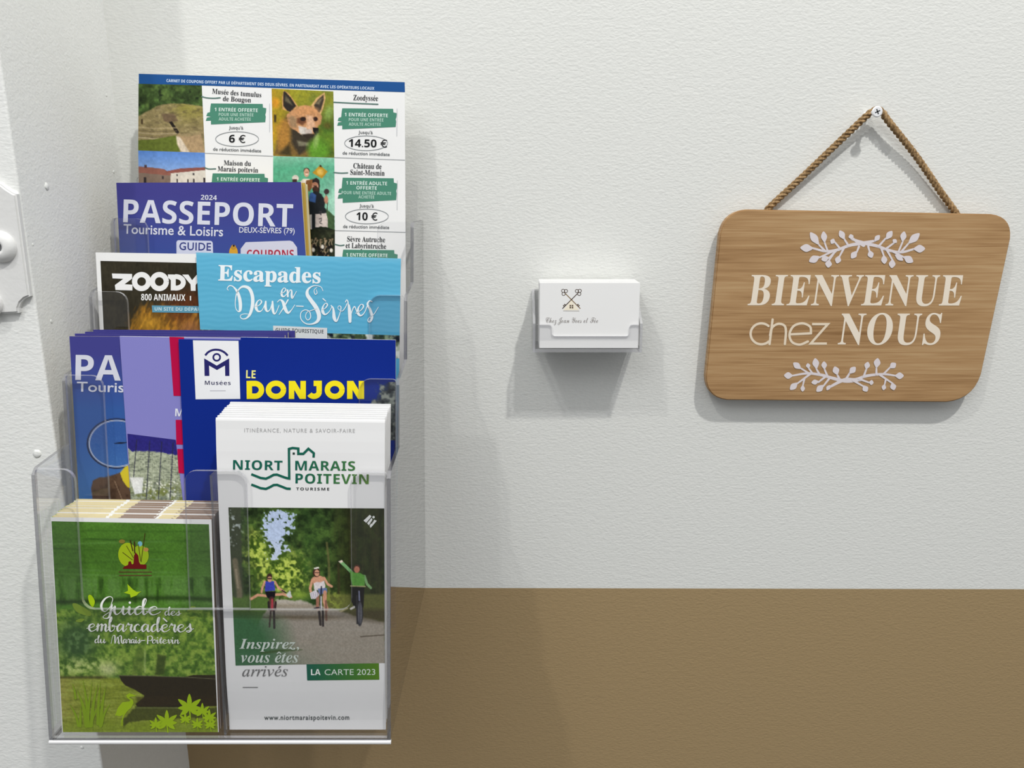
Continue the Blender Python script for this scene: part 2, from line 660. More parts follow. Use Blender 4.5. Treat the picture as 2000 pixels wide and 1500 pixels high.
def sheet(name, parent, surf, TL, TR, BL, BR, zbot, thick, mats, y0=0.0, fold=False, nz=30, nx=6, label=None, inset=0.0):
    """A slab of paper: front grid, back grid and the cut edges (material 1)."""
    a, b, c, d = edge_pts(surf, TL, TR, BL, BR, zbot)
    ss = np.linspace(0, 1, nx + 1)
    ts = np.linspace(0, 1, nz + 1)
    if fold: ts = np.concatenate([[0, 0.003, 0.008], ts[1:]])
    ny = len(ts)
    F_, B_ = [], []
    for i, t in enumerate(ts):
        l = a + t * (c - a); r = b + t * (d - b)
        for s in ss:
            s2 = inset + s * (1 - 2 * inset)
            x = l[0] + s2 * (r[0] - l[0]); z = l[2] + s2 * (r[2] - l[2])
            if inset: z -= 0.0002 if inset < .002 else 0.0006
            y = float(surf.Y(x, z)) - D + y0
            df = [0.45, 0.18, 0.0][i] * thick if fold and i < 3 else 0.0
            F_.append((x, y + df, z)); B_.append((x, y + thick - df, z))
    n = nx + 1
    N = len(F_)
    vs = F_ + B_
    fs, fm = [], []
    for i in range(ny - 1):
        for j in range(nx):
            k = i * n + j
            fs.append((k, k + n, k + n + 1, k + 1)); fm.append(0)
            fs.append((N + k, N + k + 1, N + k + n + 1, N + k + n)); fm.append(0)
    ring = [j for j in range(n)] + [i * n + nx for i in range(1, ny)] + [(ny - 1) * n + j for j in range(nx - 1, -1, -1)] + [i * n for i in range(ny - 2, 0, -1)]
    for q in range(len(ring)):
        i0, i1 = ring[q], ring[(q + 1) % len(ring)]
        fs.append((i0, i1, N + i1, N + i0)); fm.append(1 if len(mats) > 1 else 0)
    return pymesh(name, vs, fs, mats, parent, fm, label=label)


def clone(o, d, label=None, group=None):
    r = o.copy(); COL.objects.link(r)
    r.location = Vector(o.location) + Vector(d)
    if label: r['label'] = label
    if group: r['group'] = group
    for ch in o.children:
        if ch.name.split('.')[0] not in ('cover', 'page_block', 'sheet'): continue
        c = ch.copy(); COL.objects.link(c); c.parent = r
    return r

# ================================================================== THE SETTING
PX, PY = -0.333, -0.145          # pillar side face and front face
ZB = -0.3655                     # top of the beige paint


def build_setting():
    # back wall: white above, beige below, one wall
    vs = [(PX, 0, -1.6), (1.6, 0, -1.6), (PX, 0, ZB + 0.0005), (1.6, 0, ZB - 0.004), (PX, 0, 1.3), (1.6, 0, 1.3),
          (PX, .06, -1.6), (1.6, .06, -1.6), (PX, .06, 1.3), (1.6, .06, 1.3)]
    fs = [(0, 1, 3, 2), (2, 3, 5, 4), (6, 8, 9, 7), (0, 6, 7, 1), (4, 5, 9, 8), (1, 7, 9, 5, 3), (0, 2, 4, 8, 6)]
    w = pymesh('wall_back', vs, fs, [WALL_WHITE, WALL_BEIGE], fm=[1, 0, 0, 1, 0, 0, 0])
    w['kind'] = 'structure'
    # projecting pillar on the left, arris slightly rounded
    r = 0.0016
    prof = [(-1.0, PY)] + [(PX - r + r * math.sin(a), PY + r - r * math.cos(a)) for a in np.linspace(0, math.pi / 2, 5)] + [(PX, 0.06), (-1.0, 0.06)]
    bm = bmesh.new()
    prism(bm, [(x, y, -1.6) for x, y in prof], (0, 0, 2.9), 0)
    p = bm_obj('wall_left', bm, PIER_WHITE)
    p['kind'] = 'structure'
    # old plugged screw holes on the pillar
    rnd = random.Random(3)

    def plug(u, v, r, side):
        a, cy, cz = rays([(u, v)])
        if side: t = PX / a[0]
        else: t = (D + PY) / cy[0]
        c = Vector((a[0] * t, cy[0] * t - D, cz[0] * t))
        bm = bmesh.new()
        bmesh.ops.create_uvsphere(bm, u_segments=10, v_segments=6, radius=r)
        for q in bm.verts:
            k = 1 + rnd.uniform(-.25, .25)
            q.co *= k
            if side: q.co.x *= 0.35
            else: q.co.y *= 0.35
            q.co += c
        bm_obj('filled_hole', bm, PIER_WHITE, p, smooth=True)
    plug(91, 364, 0.0026, True); plug(222, 336, 0.0013, True); plug(64, 478, 0.001, True)
    plug(100, 628, 0.0014, True); plug(208, 186, 0.0012, True)
    plug(73, 886, 0.0030, False); plug(160, 1460, 0.0014, False)


# ================================================================== BROCHURE HOLDER
HX0, HX1, TP = -0.3210, -0.0840, 0.0025
SHEAR = 0.0205                    # the rack hangs a touch out of plumb
XM = -0.1998
LEAN = 0.095
TIERS = [(0.4790, -0.173), (0.5253, -0.1203), (0.5710, -0.0668), (0.6133, -0.0145)]   # (distance, height) of each pocket's top front edge
FLOOR = [-0.362, -0.309, -0.256, -0.203]
BACK = Surf(0.6560, 0.0, LEAN)


def inner(z, gap=0.0007):
    s = SHEAR * (z + 0.362)
    return HX0 + TP + gap + s, HX1 - TP - gap + s


def left_bay(z): return inner(z)[0], XM - .0017 + 0 * z


def right_bay(z): return XM + .0017 + 0 * z, inner(z)[1]


def panel(k, d=0.0, lim=None):
    return Surf(TIERS[k][0] + d, TIERS[k][1], LEAN, lim=lim or inner)


def warp(bm):
    for v in bm.verts:
        v.co.x += SHEAR * (v.co.z + 0.362)
        v.co.z -= 0.013 * (v.co.x + 0.2) * min(1, max(0, (v.co.z + .33) / .2))


def arc(cx, cz, r, a0, a1, n=6):
    return [(cx + r * math.cos(math.radians(a)), cz + r * math.sin(math.radians(a))) for a in np.linspace(a0, a1, n)]


def notched(x0, x1, zb, zt, notches, r):
    """outline in (x, z), counter-clockwise from the bottom left, top edge cut by U notches (xa, xb, floor z)"""
    o = [(x0, zb), (x1, zb)]
    o += arc(x1 - .002, zt - .002, .002, 0, 90, 3)
    for xa, xb, zf in sorted(notches, reverse=True):
        o += arc(xb + r, zt - r, r, 90, 180)
        o += arc(xb - r, zf + r, r, 0, -90)
        o += arc(xa + r, zf + r, r, 270, 180)
        o += arc(xa - r, zt - r, r, 0, 90)
    o += arc(x0 + .002, zt - .002, .002, 90, 180, 3)
    return o


def build_holder():
    base = (HX0 / 2 + HX1 / 2, -0.11, -0.366)
    h = thing('brochure_holder', 'large clear acrylic four-tier wall rack full of tourist brochures', 'brochure rack', base)
    mats = [CLEAR, CLEAR_EDGE]
    # stepped side panels
    for x, dx in ((HX0, TP), (HX1 - TP, TP)):
        pts = [(panel(0).Y(0, -0.3634), -0.3634)]
        for k in range(4):
            zt = TIERS[k][1]
            pts.append((TIERS[k][0] + .0, zt - .004)); pts.append((TIERS[k][0] + .004, zt))
            if k < 3: pts.append((panel(k + 1).Y(0, zt + .006), zt + .006 if k else zt + .004))
        pts += [(D - .0012, TIERS[3][1]), (D - .0012, -0.3634)]
        bm = bmesh.new()
        prism(bm, [(x, Y - D, z) for Y, z in pts], (dx, 0, 0))
        warp(bm)
        bm_obj('side_panel', bm, [CLEAR, DARK_EDGE], h)
    # pocket fronts
    tab, r = 0.026, 0.008
    xi0, xi1 = HX0 + TP, HX1 - TP
    xm = XM
    for k in range(4):
        zt = TIERS[k][1]
        zb = FLOOR[k] if k == 0 else FLOOR[k - 1] + .003
        if k == 0:
            n = [(xi0 + tab, xi1 - tab + .002, -0.269)]
        else:
            n = [(xi0 + tab, xi1 - tab, zt - 0.096)]
        o = notched(xi0, xi1, zb, zt, n, r)
        s = panel(k)
        bm = bmesh.new()
        prism(bm, [(x, float(s.Y(x, z)) - D, z) for x, z in o], (0, TP, 0))
        warp(bm)
        bm_obj('front_panel', bm, mats, h)
        # pocket floor
        y0 = float(s.Y(0, FLOOR[k])) - D + (TP if k else 0)
        y1 = (float(panel(k + 1).Y(0, FLOOR[k])) if k < 3 else float(BACK.Y(0, FLOOR[k]))) - D
        bm = bmesh.new()
        box(bm, xi0, xi1, y0, y1 - (0 if k == 3 else 0), FLOOR[k] - .003 - (.0006 if k == 0 else 0), FLOOR[k] + .0, 0)
        for f in bm.faces:
            if abs(f.normal.z) < .5: f.material_index = 1
        bm.normal_update()
        for f in bm.faces:
            f.material_index = 0 if abs(f.normal.z) > .5 else 1
        warp(bm)
        bm_obj('pocket_floor', bm, [CLEAR, DARK_EDGE], h)
    # back panel
    o = notched(xi0, xi1, FLOOR[3] - .001, 0.018, [], r)
    bm = bmesh.new()
    prism(bm, [(x, float(BACK.Y(x, z)) - D, z) for x, z in o], (0, TP, 0))
    warp(bm)
    bm_obj('back_panel', bm, mats, h)
    # centre tab that belongs to the divider, standing in the front cut-out
    tw, zt, zb2 = .0205, TIERS[0][1], -.2686
    o = [(xm - tw, zb2), (xm + tw, zb2)] + arc(xm + tw - r, zt - r, r, 0, 90) + arc(xm - tw + r, zt - r, r, 90, 180)
    bm = bmesh.new()
    prism(bm, [(x, float(panel(0).Y(x, z)) - D, z) for x, z in o], (0, TP, 0))
    warp(bm)
    bm_obj('divider_tab', bm, mats, h)
    # divider of the lowest pocket
    s0, s1 = panel(0, TP + .0004), panel(1, -.0004)
    za, zb = FLOOR[0] + .0002, TIERS[0][1] - .004
    pts = [(s0.Y(0, za), za), (s0.Y(0, zb), zb), (s1.Y(0, zb), zb), (s1.Y(0, za), za)]
    bm = bmesh.new()
    prism(bm, [(xm - .0008, float(Y) - D, z) for Y, z in pts], (.0016, 0, 0))
    bm_obj('divider', bm, [CLEAR, DARK_EDGE], h)
    # white bead added along the lower front edge to paint its bright line of light
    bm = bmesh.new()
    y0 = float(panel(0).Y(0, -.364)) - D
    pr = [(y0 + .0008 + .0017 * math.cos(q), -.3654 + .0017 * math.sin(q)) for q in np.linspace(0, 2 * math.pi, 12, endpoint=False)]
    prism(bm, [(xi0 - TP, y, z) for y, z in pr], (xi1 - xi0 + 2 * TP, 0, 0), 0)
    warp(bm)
    bm_obj('bottom_edge_gleam', bm, EDGE_GLEAM, h)


# ================================================================== BUSINESS CARDS
def build_cards():
    S = Surf(0.6425, -0.08, 0.04)                     # front face of the front card
    w = S.pix([(1054.5, 552.5), (1250, 556), (1250, 677)])
    x0, x1, zt = w[0][0], w[1][0], w[0][2]
    zb = zt - 0.0548
    xa, xb = Surf(0.640).pix([(1041, 600), (1257, 600)])[:, 0]
    h = thing('business_card_holder', 'small clear acrylic card holder on the white wall between rack and wooden sign', 'card holder', ((xa + xb) / 2, -.02, zb - .004))
    mats = [CLEAR, CLEAR_EDGE]
    t = 0.0022
    yf = 0.6395 - D
    ztop = float(Surf(.675).pix([(1037, 566)])[0][2])
    for x in (xa, xb - t):
        bm = bmesh.new()
        prism(bm, [(x, yf, zb - .0035), (x, yf + .0012, zt - .034), (x, -.0042, ztop - .001), (x, -.0012, ztop), (x, -.0012, zb - .0035)], (t, 0, 0))
        bm_obj('side_panel', bm, mats, h)
    bm = bmesh.new(); box(bm, xa + t, xb - t, -.0035, -.0012, zb - .0035, ztop, 0)
    bm.normal_update()
    for f in bm.faces: f.material_index = 0 if abs(f.normal.y) > .5 else 1
    bm_obj('back_panel', bm, mats, h)
    bm = bmesh.new(); box(bm, xa + t, xb - t, yf, -.0035, zb - .0035, zb - .0006, 0)
    bm.normal_update()
    for f in bm.faces: f.material_index = 0 if abs(f.normal.z) > .5 else 1
    bm_obj('holder_floor', bm, mats, h)
    s = Surf(.6395)
    q = s.pix([(1076, 634), (1078, 657), (1229, 660)])
    o = notched(xa + t, xb - t, zb - .0006, q[0][2], [(q[1][0], q[2][0], q[1][2])], .0028)
    bm = bmesh.new()
    prism(bm, [(x, yf, z) for x, z in o], (0, .0016, 0))
    bm_obj('front_panel', bm, mats, h)

    # the cards: a front card with its print and a deep stack behind it
    grp = 'blank-edged business cards stacked behind the front card'
    fc = thing('business_card', 'front business card with crossed keys and script lettering', 'business card', ((x0 + x1) / 2, float(S.Y(0, zb)) - D, zb))
    def card_mesh(par, y):
        bm = bmesh.new()
        n = [(x0, zb), (x1, zb), (x1, zt), (x0, zt)]
        prism(bm, [(x, float(S.Y(0, z)) - D + y, z) for x, z in n], (0, .0006, 0), 0)
        return bm_obj('sheet', bm, PAPER_W, par)
    card_mesh(fc, 0)
    A = Art(S, 0.00008)
    gold, dk = (128, 98, 52), (70, 52, 38)
    Z = lambda pts: [(1030 + x * .12, 535 + y * .12) for x, y in pts]
    A.poly(Z([(712, 425), (585, 590), (845, 590)]), (243, 234, 214))
    for sx, (bx, by), tip, c in ((1, (600, 300), (862, 565), gold), (-1, (835, 300), (570, 565), dk)):
        (p,), (q,) = Z([(bx + sx * 20, by + 20)]), Z([tip])
        A.line([p, q], 1.5, c)
        for ex, ey in ((-18 * sx, -25), (28 * sx, -22), (-10 * sx, 25)):
            (e,) = Z([(bx + ex, by + ey)])
            A.ring(e[0], e[1], 3.1, 3.1, 1.1, dk)
        d = np.array(q) - np.array(p); d /= np.linalg.norm(d); nn = np.array([-d[1], d[0]]) * -sx
        for k in (6, 9):
            b0 = np.array(q) - d * k
            A.line([b0, b0 + nn * 3.6], 1.9, dk)
    for i in range(2):
        for j in range(2):
            (c,) = Z([(700 + i * 35, 517 + j * 32)])
            A.poly([(c[0] - 1.5, c[1] - 1.5), (c[0] + 1.5, c[1] - 1.5), (c[0] + 1.5, c[1] + 1.5), (c[0] - 1.5, c[1] + 1.5)], (95, 80, 66))
    A.line(Z([(585, 600), (845, 603)]), .8, (185, 180, 172))
    A.build('key_emblem', fc)
    A = Art(S, 0.00008)
    A.text('Chez Jean Yves et Fée', 'script', (1066, 630.5), (1168, 630.5), 10.5, (150, 145, 142))
    A.build('script_lettering', fc)
    n = 27
    proto = None
    for i in range(1, n):
        y = i * 0.00118
        if proto is None:
            proto = tag(card_mesh(None, 0), 'plain white business card stacked behind the front card', 'business card', grp)
            proto.name = 'business_card'
            proto.location.y = y
        else:
            o = proto.copy(); COL.objects.link(o)
            o.location = (random.uniform(-.0003, .0003), y, random.uniform(-.0001, .00025))


# ================================================================== WOODEN SIGN
def wood_mat():
    m, nt, p = node_mat('oak_board', 0.5, 0.3)
    tc = nt.nodes.new('ShaderNodeTexCoord')
    mp = nt.nodes.new('ShaderNodeMapping')
    mp.inputs['Rotation'].default_value = (0, math.radians(1.2), 0)
    mp.inputs['Scale'].default_value = (5, 40, 260)
    n = nt.nodes.new('ShaderNodeTexNoise'); n.inputs['Scale'].default_value = 1.0; n.inputs['Detail'].default_value = 5; n.inputs['Distortion'].default_value = .6
    mp2 = nt.nodes.new('ShaderNodeMapping'); mp2.inputs['Scale'].default_value = (4, 10, 22)
    n2 = nt.nodes.new('ShaderNodeTexNoise'); n2.inputs['Scale'].default_value = 1.0; n2.inputs['Detail'].default_value = 3
    mp3 = nt.nodes.new('ShaderNodeMapping'); mp3.inputs['Scale'].default_value = (22, 100, 700)
    n3 = nt.nodes.new('ShaderNodeTexNoise'); n3.inputs['Scale'].default_value = 1.0; n3.inputs['Detail'].default_value = 2
    for a, b in ((mp, n), (mp2, n2), (mp3, n3)):
        nt.links.new(tc.outputs['Object'], a.inputs['Vector']); nt.links.new(a.outputs['Vector'], b.inputs['Vector'])
    r = nt.nodes.new('ShaderNodeValToRGB')
    e = r.color_ramp.elements
    e[0].position = .31; e[0].color = (*lin((128, 92, 54)), 1)
    e[1].position = .68; e[1].color = (*lin((198, 168, 126)), 1)
    x = e.new(.5); x.color = (*lin((174, 138, 96)), 1)
    mm = nt.nodes.new('ShaderNodeMath'); mm.operation = 'MULTIPLY_ADD'; mm.inputs[1].default_value = .3
    m2 = nt.nodes.new('ShaderNodeMath'); m2.operation = 'MULTIPLY'; m2.inputs[1].default_value = .42
    m3 = nt.nodes.new('ShaderNodeMath'); m3.operation = 'MULTIPLY_ADD'; m3.inputs[1].default_value = .28
    nt.links.new(n2.outputs['Fac'], m2.inputs[0])
    nt.links.new(n.outputs['Fac'], mm.inputs[0]); nt.links.new(m2.outputs[0], mm.inputs[2])
    nt.links.new(n3.outputs['Fac'], m3.inputs[0]); nt.links.new(mm.outputs[0], m3.inputs[2])
    nt.links.new(m3.outputs[0], r.inputs['Fac'])
    nt.links.new(r.outputs['Color'], p.inputs['Base Color'])
    b = nt.nodes.new('ShaderNodeBump'); b.inputs['Strength'].default_value = .12; b.inputs['Distance'].default_value = .0005
    nt.links.new(n3.outputs['Fac'], b.inputs['Height']); nt.links.new(b.outputs['Normal'], p.inputs['Normal'])
    return m


def round_poly(P, R, n=8):
    P = np.asarray(P, float); out = []
    for i, r in enumerate(R):
        p, a, b = P[i], P[i - 1], P[(i + 1) % len(P)]
        u, v = (a - p) / np.linalg.norm(a - p), (b - p) / np.linalg.norm(b - p)
        A, B = p + u * r, p + v * r
        for t in np.linspace(0, 1, n):
            out.append((1 - t) ** 2 * A + 2 * t * (1 - t) * (p * .82 + (A + B) / 2 * .18) + t * t * B)
    return out


def build_sign():
    WOOD = wood_mat()
    YF = 0.6650
    S = Surf(YF)
    out = round_poly([(1411, 408), (1984, 419), (1905, 786), (1374, 781)], [50, 48, 56, 46])
    w = S.pix(out)
    sg = thing('welcome_sign', 'light wooden BIENVENUE chez NOUS sign hanging by a rope on the right', 'sign', (0.28, YF - D, float(w[:, 2].min())))
    bm = bmesh.new()
    prism(bm, [tuple(p) for p in w], (0, .0074, 0), 0)
    bmesh.ops.recalc_face_normals(bm, faces=bm.faces)
    fr = [e for e in bm.edges if all(abs(v.co.y - (YF - D)) < 1e-5 for v in e.verts)]
    bmesh.ops.bevel(bm, geom=fr, offset=.0009, segments=2, affect='EDGES')
    bm_obj('board', bm, WOOD, sg)
    Z = lambda pts: [(1340 + x * .4533, 180 + y * .4533) for x, y in pts]
    cream = (236, 224, 206)
    A = Art(S)
    A.text('BIENVENUE', 'serif', (1460, 596), (1876, 596.5), 59, cream, spacing=1.07, res=6, skew=.14, bold=.002)
    A.text('NOUS', 'serif', (1636, 672.5), (1834, 672.5), 60, cream, spacing=1.05, res=6, skew=.14, bold=.002)
    # chez: thin monoline letters
    c = (230, 214, 190)
    W = 4.6
    a = np.radians(np.linspace(-48, -312, 30))
    A.ribbon(np.stack([1487 + 21 * np.cos(a), 652 + 20.5 * np.sin(a)], 1), W, c, sm=0)
    A.ribbon([(1509, 624), (1503, 672)], W, c, sm=0)
    A.ribbon([(1504, 655), (1508, 640), (1520, 632.5), (1532, 636), (1535, 648), (1533, 672)], W, c)
    A.ribbon([(1543, 653), (1584, 651)], W, c, sm=0)
    A.ribbon([(1584, 651), (1582, 638), (1567, 631.5), (1550, 637), (1542, 653), (1547, 668), (1562, 673), (1578, 667)], W, c)
    A.line([(1586, 633), (1617, 633), (1583.5, 671), (1615, 671)], W, c)
    A.build('lettering', sg)
    # botanical sprays
    pale = (222, 214, 216)

    def leafshape(A, base, tip, wd):
        b, t = np.array(base, float), np.array(tip, float)
        d = t - b; L = np.linalg.norm(d); d /= L; n = np.array([-d[1], d[0]])
        pr = [(0, 0), (.25, .32), (.5, .5), (.75, .38), (1, 0)]
        pts = [b + d * L * s + n * wd * q for s, q in pr] + [b + d * L * s - n * wd * q for s, q in pr[-2:0:-1]]
        A.poly(pts, pale, smooth=4)

    def spray(stems, leaves, name):
        A = Art(S)
        for p, wds in stems: A.ribbon(Z(p), [q * .4533 * 1.2 for q in wds], pale)
        for b, t, wd in leaves:
            b, t = Z([b])[0], Z([t])[0]
            leafshape(A, b, t, wd * .4533 * 1.2)
        A.build(name, sg)
    top_st = [([(765, 660), (730, 640), (712, 622)], (12, 9, 6)), ([(545, 672), (600, 685), (650, 680), (705, 660), (765, 650), (815, 640)], (7, 9, 10, 11, 12, 8)),
              ([(985, 675), (925, 690), (870, 680), (820, 662), (765, 650), (712, 632)], (7, 9, 10, 11, 12, 8)),
              ([(785, 665), (790, 685)], (8, 6)), ([(745, 665), (735, 690)], (8, 6)),
              ([(600, 685), (570, 655)], (8, 6)), ([(610, 684), (596, 645)], (7, 6)), ([(665, 676), (640, 645)], (8, 6)), ([(700, 662), (680, 630)], (8, 6)),
              ([(650, 680), (615, 715)], (8, 6)), ([(640, 682), (575, 712)], (8, 6)), ([(680, 672), (660, 710)], (8, 6)), ([(645, 682), (616, 725)], (7, 6)),
              ([(925, 690), (960, 650)], (8, 6)), ([(915, 688), (935, 640)], (7, 6)), ([(860, 676), (895, 650)], (8, 6)), ([(830, 664), (860, 630)], (8, 6)),
              ([(865, 680), (890, 725)], (8, 6)), ([(890, 686), (940, 712)], (8, 6)), ([(840, 670), (852, 705)], (8, 6))]
    top_lv = [((548, 673), (492, 670), 28), ((572, 657), (535, 604), 26), ((597, 648), (592, 600), 22), ((642, 648), (622, 638), 20), ((682, 634), (662, 596), 22),
              ((714, 634), (708, 612), 18), ((575, 708), (530, 730), 26), ((616, 722), (612, 756), 24), ((660, 705), (650, 738), 22), ((615, 712), (583, 722), 22),
              ((735, 685), (712, 716), 22), ((980, 675), (1030, 674), 28), ((958, 652), (1006, 608), 26), ((932, 644), (940, 600), 22), ((862, 634), (888, 598), 22), ((893, 650), (905, 634), 18),
              ((812, 642), (834, 616), 18), ((890, 720), (886, 758), 24), ((938, 708), (978, 732), 26), ((852, 702), (855, 740), 22), ((790, 682), (800, 714), 22), ((900, 700), (935, 725), 18)]
    spray(top_st, top_lv, 'botanical_ornament')
    bot_st = [([(455, 1222), (520, 1212), (580, 1218), (630, 1232), (690, 1245), (755, 1240)], (6, 8, 10, 11, 12, 8)),
              ([(905, 1222), (850, 1215), (780, 1222), (730, 1238), (680, 1240), (610, 1275)], (6, 8, 10, 11, 12, 8)),
              ([(660, 1235), (650, 1215)], (9, 6)), ([(690, 1235), (705, 1210)], (9, 6)),
              ([(530, 1212), (495, 1190)], (7, 6)), ([(545, 1212), (525, 1185)], (7, 6)), ([(575, 1216), (560, 1190)], (8, 6)), ([(610, 1226), (595, 1190)], (8, 6)),
              ([(535, 1214), (480, 1255)], (8, 6)), ([(600, 1226), (570, 1250)], (8, 6)), ([(620, 1230), (590, 1268)], (8, 6)), ([(510, 1235), (502, 1268)], (7, 5)),
              ([(850, 1215), (880, 1185)], (7, 6)), ([(820, 1216), (820, 1185)], (8, 6)), ([(765, 1226), (778, 1190)], (8, 6)), ([(835, 1218), (890, 1255)], (8, 6)),
              ([(745, 1235), (790, 1252)], (8, 6)), ([(720, 1242), (765, 1268)], (8, 6)), ([(860, 1240), (855, 1262)], (7, 5))]
    bot_lv = [((460, 1222), (422, 1220), 24), ((495, 1192), (462, 1166), 22), ((528, 1190), (524, 1168), 16), ((562, 1192), (556, 1146), 24), ((596, 1194), (594, 1160), 20),
              ((480, 1252), (448, 1282), 22), ((572, 1246), (540, 1252), 18), ((592, 1262), (562, 1290), 22), ((503, 1262), (502, 1290), 16), ((620, 1262), (606, 1284), 14),
              ((652, 1218), (640, 1182), 24), ((704, 1212), (730, 1184), 22), ((900, 1222), (938, 1222), 24), ((878, 1188), (904, 1168), 22), ((820, 1188), (826, 1146), 24),
              ((776, 1194), (784, 1162), 20), ((888, 1252), (896, 1284), 22), ((788, 1250), (808, 1252), 18), ((764, 1264), (780, 1290), 22), ((855, 1258), (850, 1284), 16)]
    spray(bot_st, bot_lv, 'botanical_ornament')

    # twisted jute rope over the screw
    JUTE, nt, p = node_mat('jute_rope', 0.85, 0.1)
    tc = nt.nodes.new('ShaderNodeTexCoord')
    n = nt.nodes.new('ShaderNodeTexNoise'); n.inputs['Scale'].default_value = 500; n.inputs['Detail'].default_value = 3
    r = nt.nodes.new('ShaderNodeValToRGB')
    r.color_ramp.elements[0].color = (*lin((104, 80, 52)), 1); r.color_ramp.elements[0].position = .3
    r.color_ramp.elements[1].color = (*lin((182, 152, 112)), 1); r.color_ramp.elements[1].position = .7
    b = nt.nodes.new('ShaderNodeBump'); b.inputs['Strength'].default_value = .5; b.inputs['Distance'].default_value = .0006
    nt.links.new(tc.outputs['Object'], n.inputs['Vector']); nt.links.new(n.outputs['Fac'], r.inputs['Fac'])
    nt.links.new(r.outputs['Color'], p.inputs['Base Color']); nt.links.new(n.outputs['Fac'], b.inputs['Height']); nt.links.new(b.outputs['Normal'], p.inputs['Normal'])

    def W(u, v, Y): return Surf(Y).pix([(u, v)])[0]
    ctrl = np.array([W(1490, 424, .6757), W(1504, 404, .6757), W(1560, 352, .6745), W(1640, 276, .6720), W(1692, 227, .6700), W(1706, 217, .6695), W(1714, 214.5, .6695),
                     W(1724, 221, .6695), W(1737, 239, .6700), W(1790, 306, .6730), W(1838, 376, .6750), W(1860, 406, .6757), W(1872, 424, .6757)])
    P = smooth_pts(ctrl, 26)
    seg = np.r_[0, np.cumsum(np.linalg.norm(np.diff(P, axis=0), axis=1))]
    T = np.gradient(P, axis=0); T /= np.linalg.norm(T, axis=1, keepdims=True)
    V, Fc = [], []
    m = 9
    for k in range(3):
        ctr = []
        for i in range(len(P)):
            e1 = np.cross(T[i], (0, 1, 0)); e1 /= np.linalg.norm(e1)
            e2 = np.cross(T[i], e1)
            left = seg[i] < seg[-1] * .5
            ph = 2 * math.pi * (seg[i] / (0.0125) + k / 3)
            sq = .82
            c0 = P[i] + .00145 * (e1 * math.cos(ph) + e2 * math.sin(ph) * sq)
            rr = .00165
            ring = [c0 + rr * (e1 * math.cos(q) + e2 * math.sin(q) * sq) for q in np.linspace(0, 2 * math.pi, m, endpoint=False)]
            ctr.append(ring)
        o = len(V)
        for ring in ctr: V += ring
        for i in range(len(P) - 1):
            for q in range(m):
                Fc.append((o + i * m + q, o + i * m + (q + 1) % m, o + (i + 1) * m + (q + 1) % m, o + (i + 1) * m + q))
        Fc.append(tuple(o + q for q in range(m))); Fc.append(tuple(o + (len(P) - 1) * m + q for q in range(m))[::-1])
    # loose fibres
    rnd = random.Random(5)
    for _ in range(46):
        i = rnd.randrange(30, len(P) - 30)
        a = P[i] + np.array([rnd.uniform(-.0026, .0026), -rnd.uniform(0, .002), rnd.uniform(-.0026, .0026)])
        d = np.array([rnd.uniform(-1, 1), -rnd.uniform(0, .4), rnd.uniform(-1, 1)]); d /= np.linalg.norm(d)
        e = a + d * rnd.uniform(.002, .006)
        s = np.cross(d, (0, 1, 0)) * .00011
        u = np.array([0, .00011, 0])
        o = len(V)
        V += [a + s, a - s, a + u, e]
        Fc += [(o, o + 1, o + 3), (o + 1, o + 2, o + 3), (o + 2, o, o + 3)]
    pymesh('rope', V, Fc, JUTE, sg, smooth=True)

    # the screw in the wall
    STEEL = plain('zinc_steel', (242, 243, 245), .35, .5, 0.1)
    DARK = plain('recess_steel', (40, 44, 50), .5, .5, .5)
    c = W(1714, 218, .6595)
    sc = thing('wall_screw', 'white cross-head screw in the wall holding the sign rope', 'screw', (c[0], -.0, c[2]))
    bm = bmesh.new()
    prof = [(0, .0), (.0036, .0), (.0043, .0004), (.0044, .0009), (.0022, .0030), (.0019, .0050), (.0019, D - .6595)]
    n = 28
    rings = []
    for r_, y in prof:
        if r_ == 0: rings.append([bm.verts.new((c[0], c[1] + y, c[2]))])
        else: rings.append([bm.verts.new((c[0] + r_ * math.cos(2 * math.pi * q / n), c[1] + y, c[2] + r_ * math.sin(2 * math.pi * q / n))) for q in range(n)])
    for q in range(n): bm.faces.new((rings[0][0], rings[1][q], rings[1][(q + 1) % n]))
    for a_, b_ in zip(rings[1:], rings[2:]):
        for q in range(n): bm.faces.new((a_[q], b_[q], b_[(q + 1) % n], a_[(q + 1) % n]))
    bm_obj('screw_body', bm, STEEL, sc)
    bm = bmesh.new()
    for ang in (25, 115):
        ca, sa = math.cos(math.radians(ang)), math.sin(math.radians(ang))
        L, w_ = .0022, .00045
        q = [(-L, -w_), (L, -w_), (L, w_), (-L, w_)]
        prism(bm, [(c[0] + x * ca - z * sa, c[1] - .00005, c[2] + x * sa + z * ca) for x, z in q], (0, .0004, 0), 0)
    bm_obj('cross_recess', bm, DARK, sc)


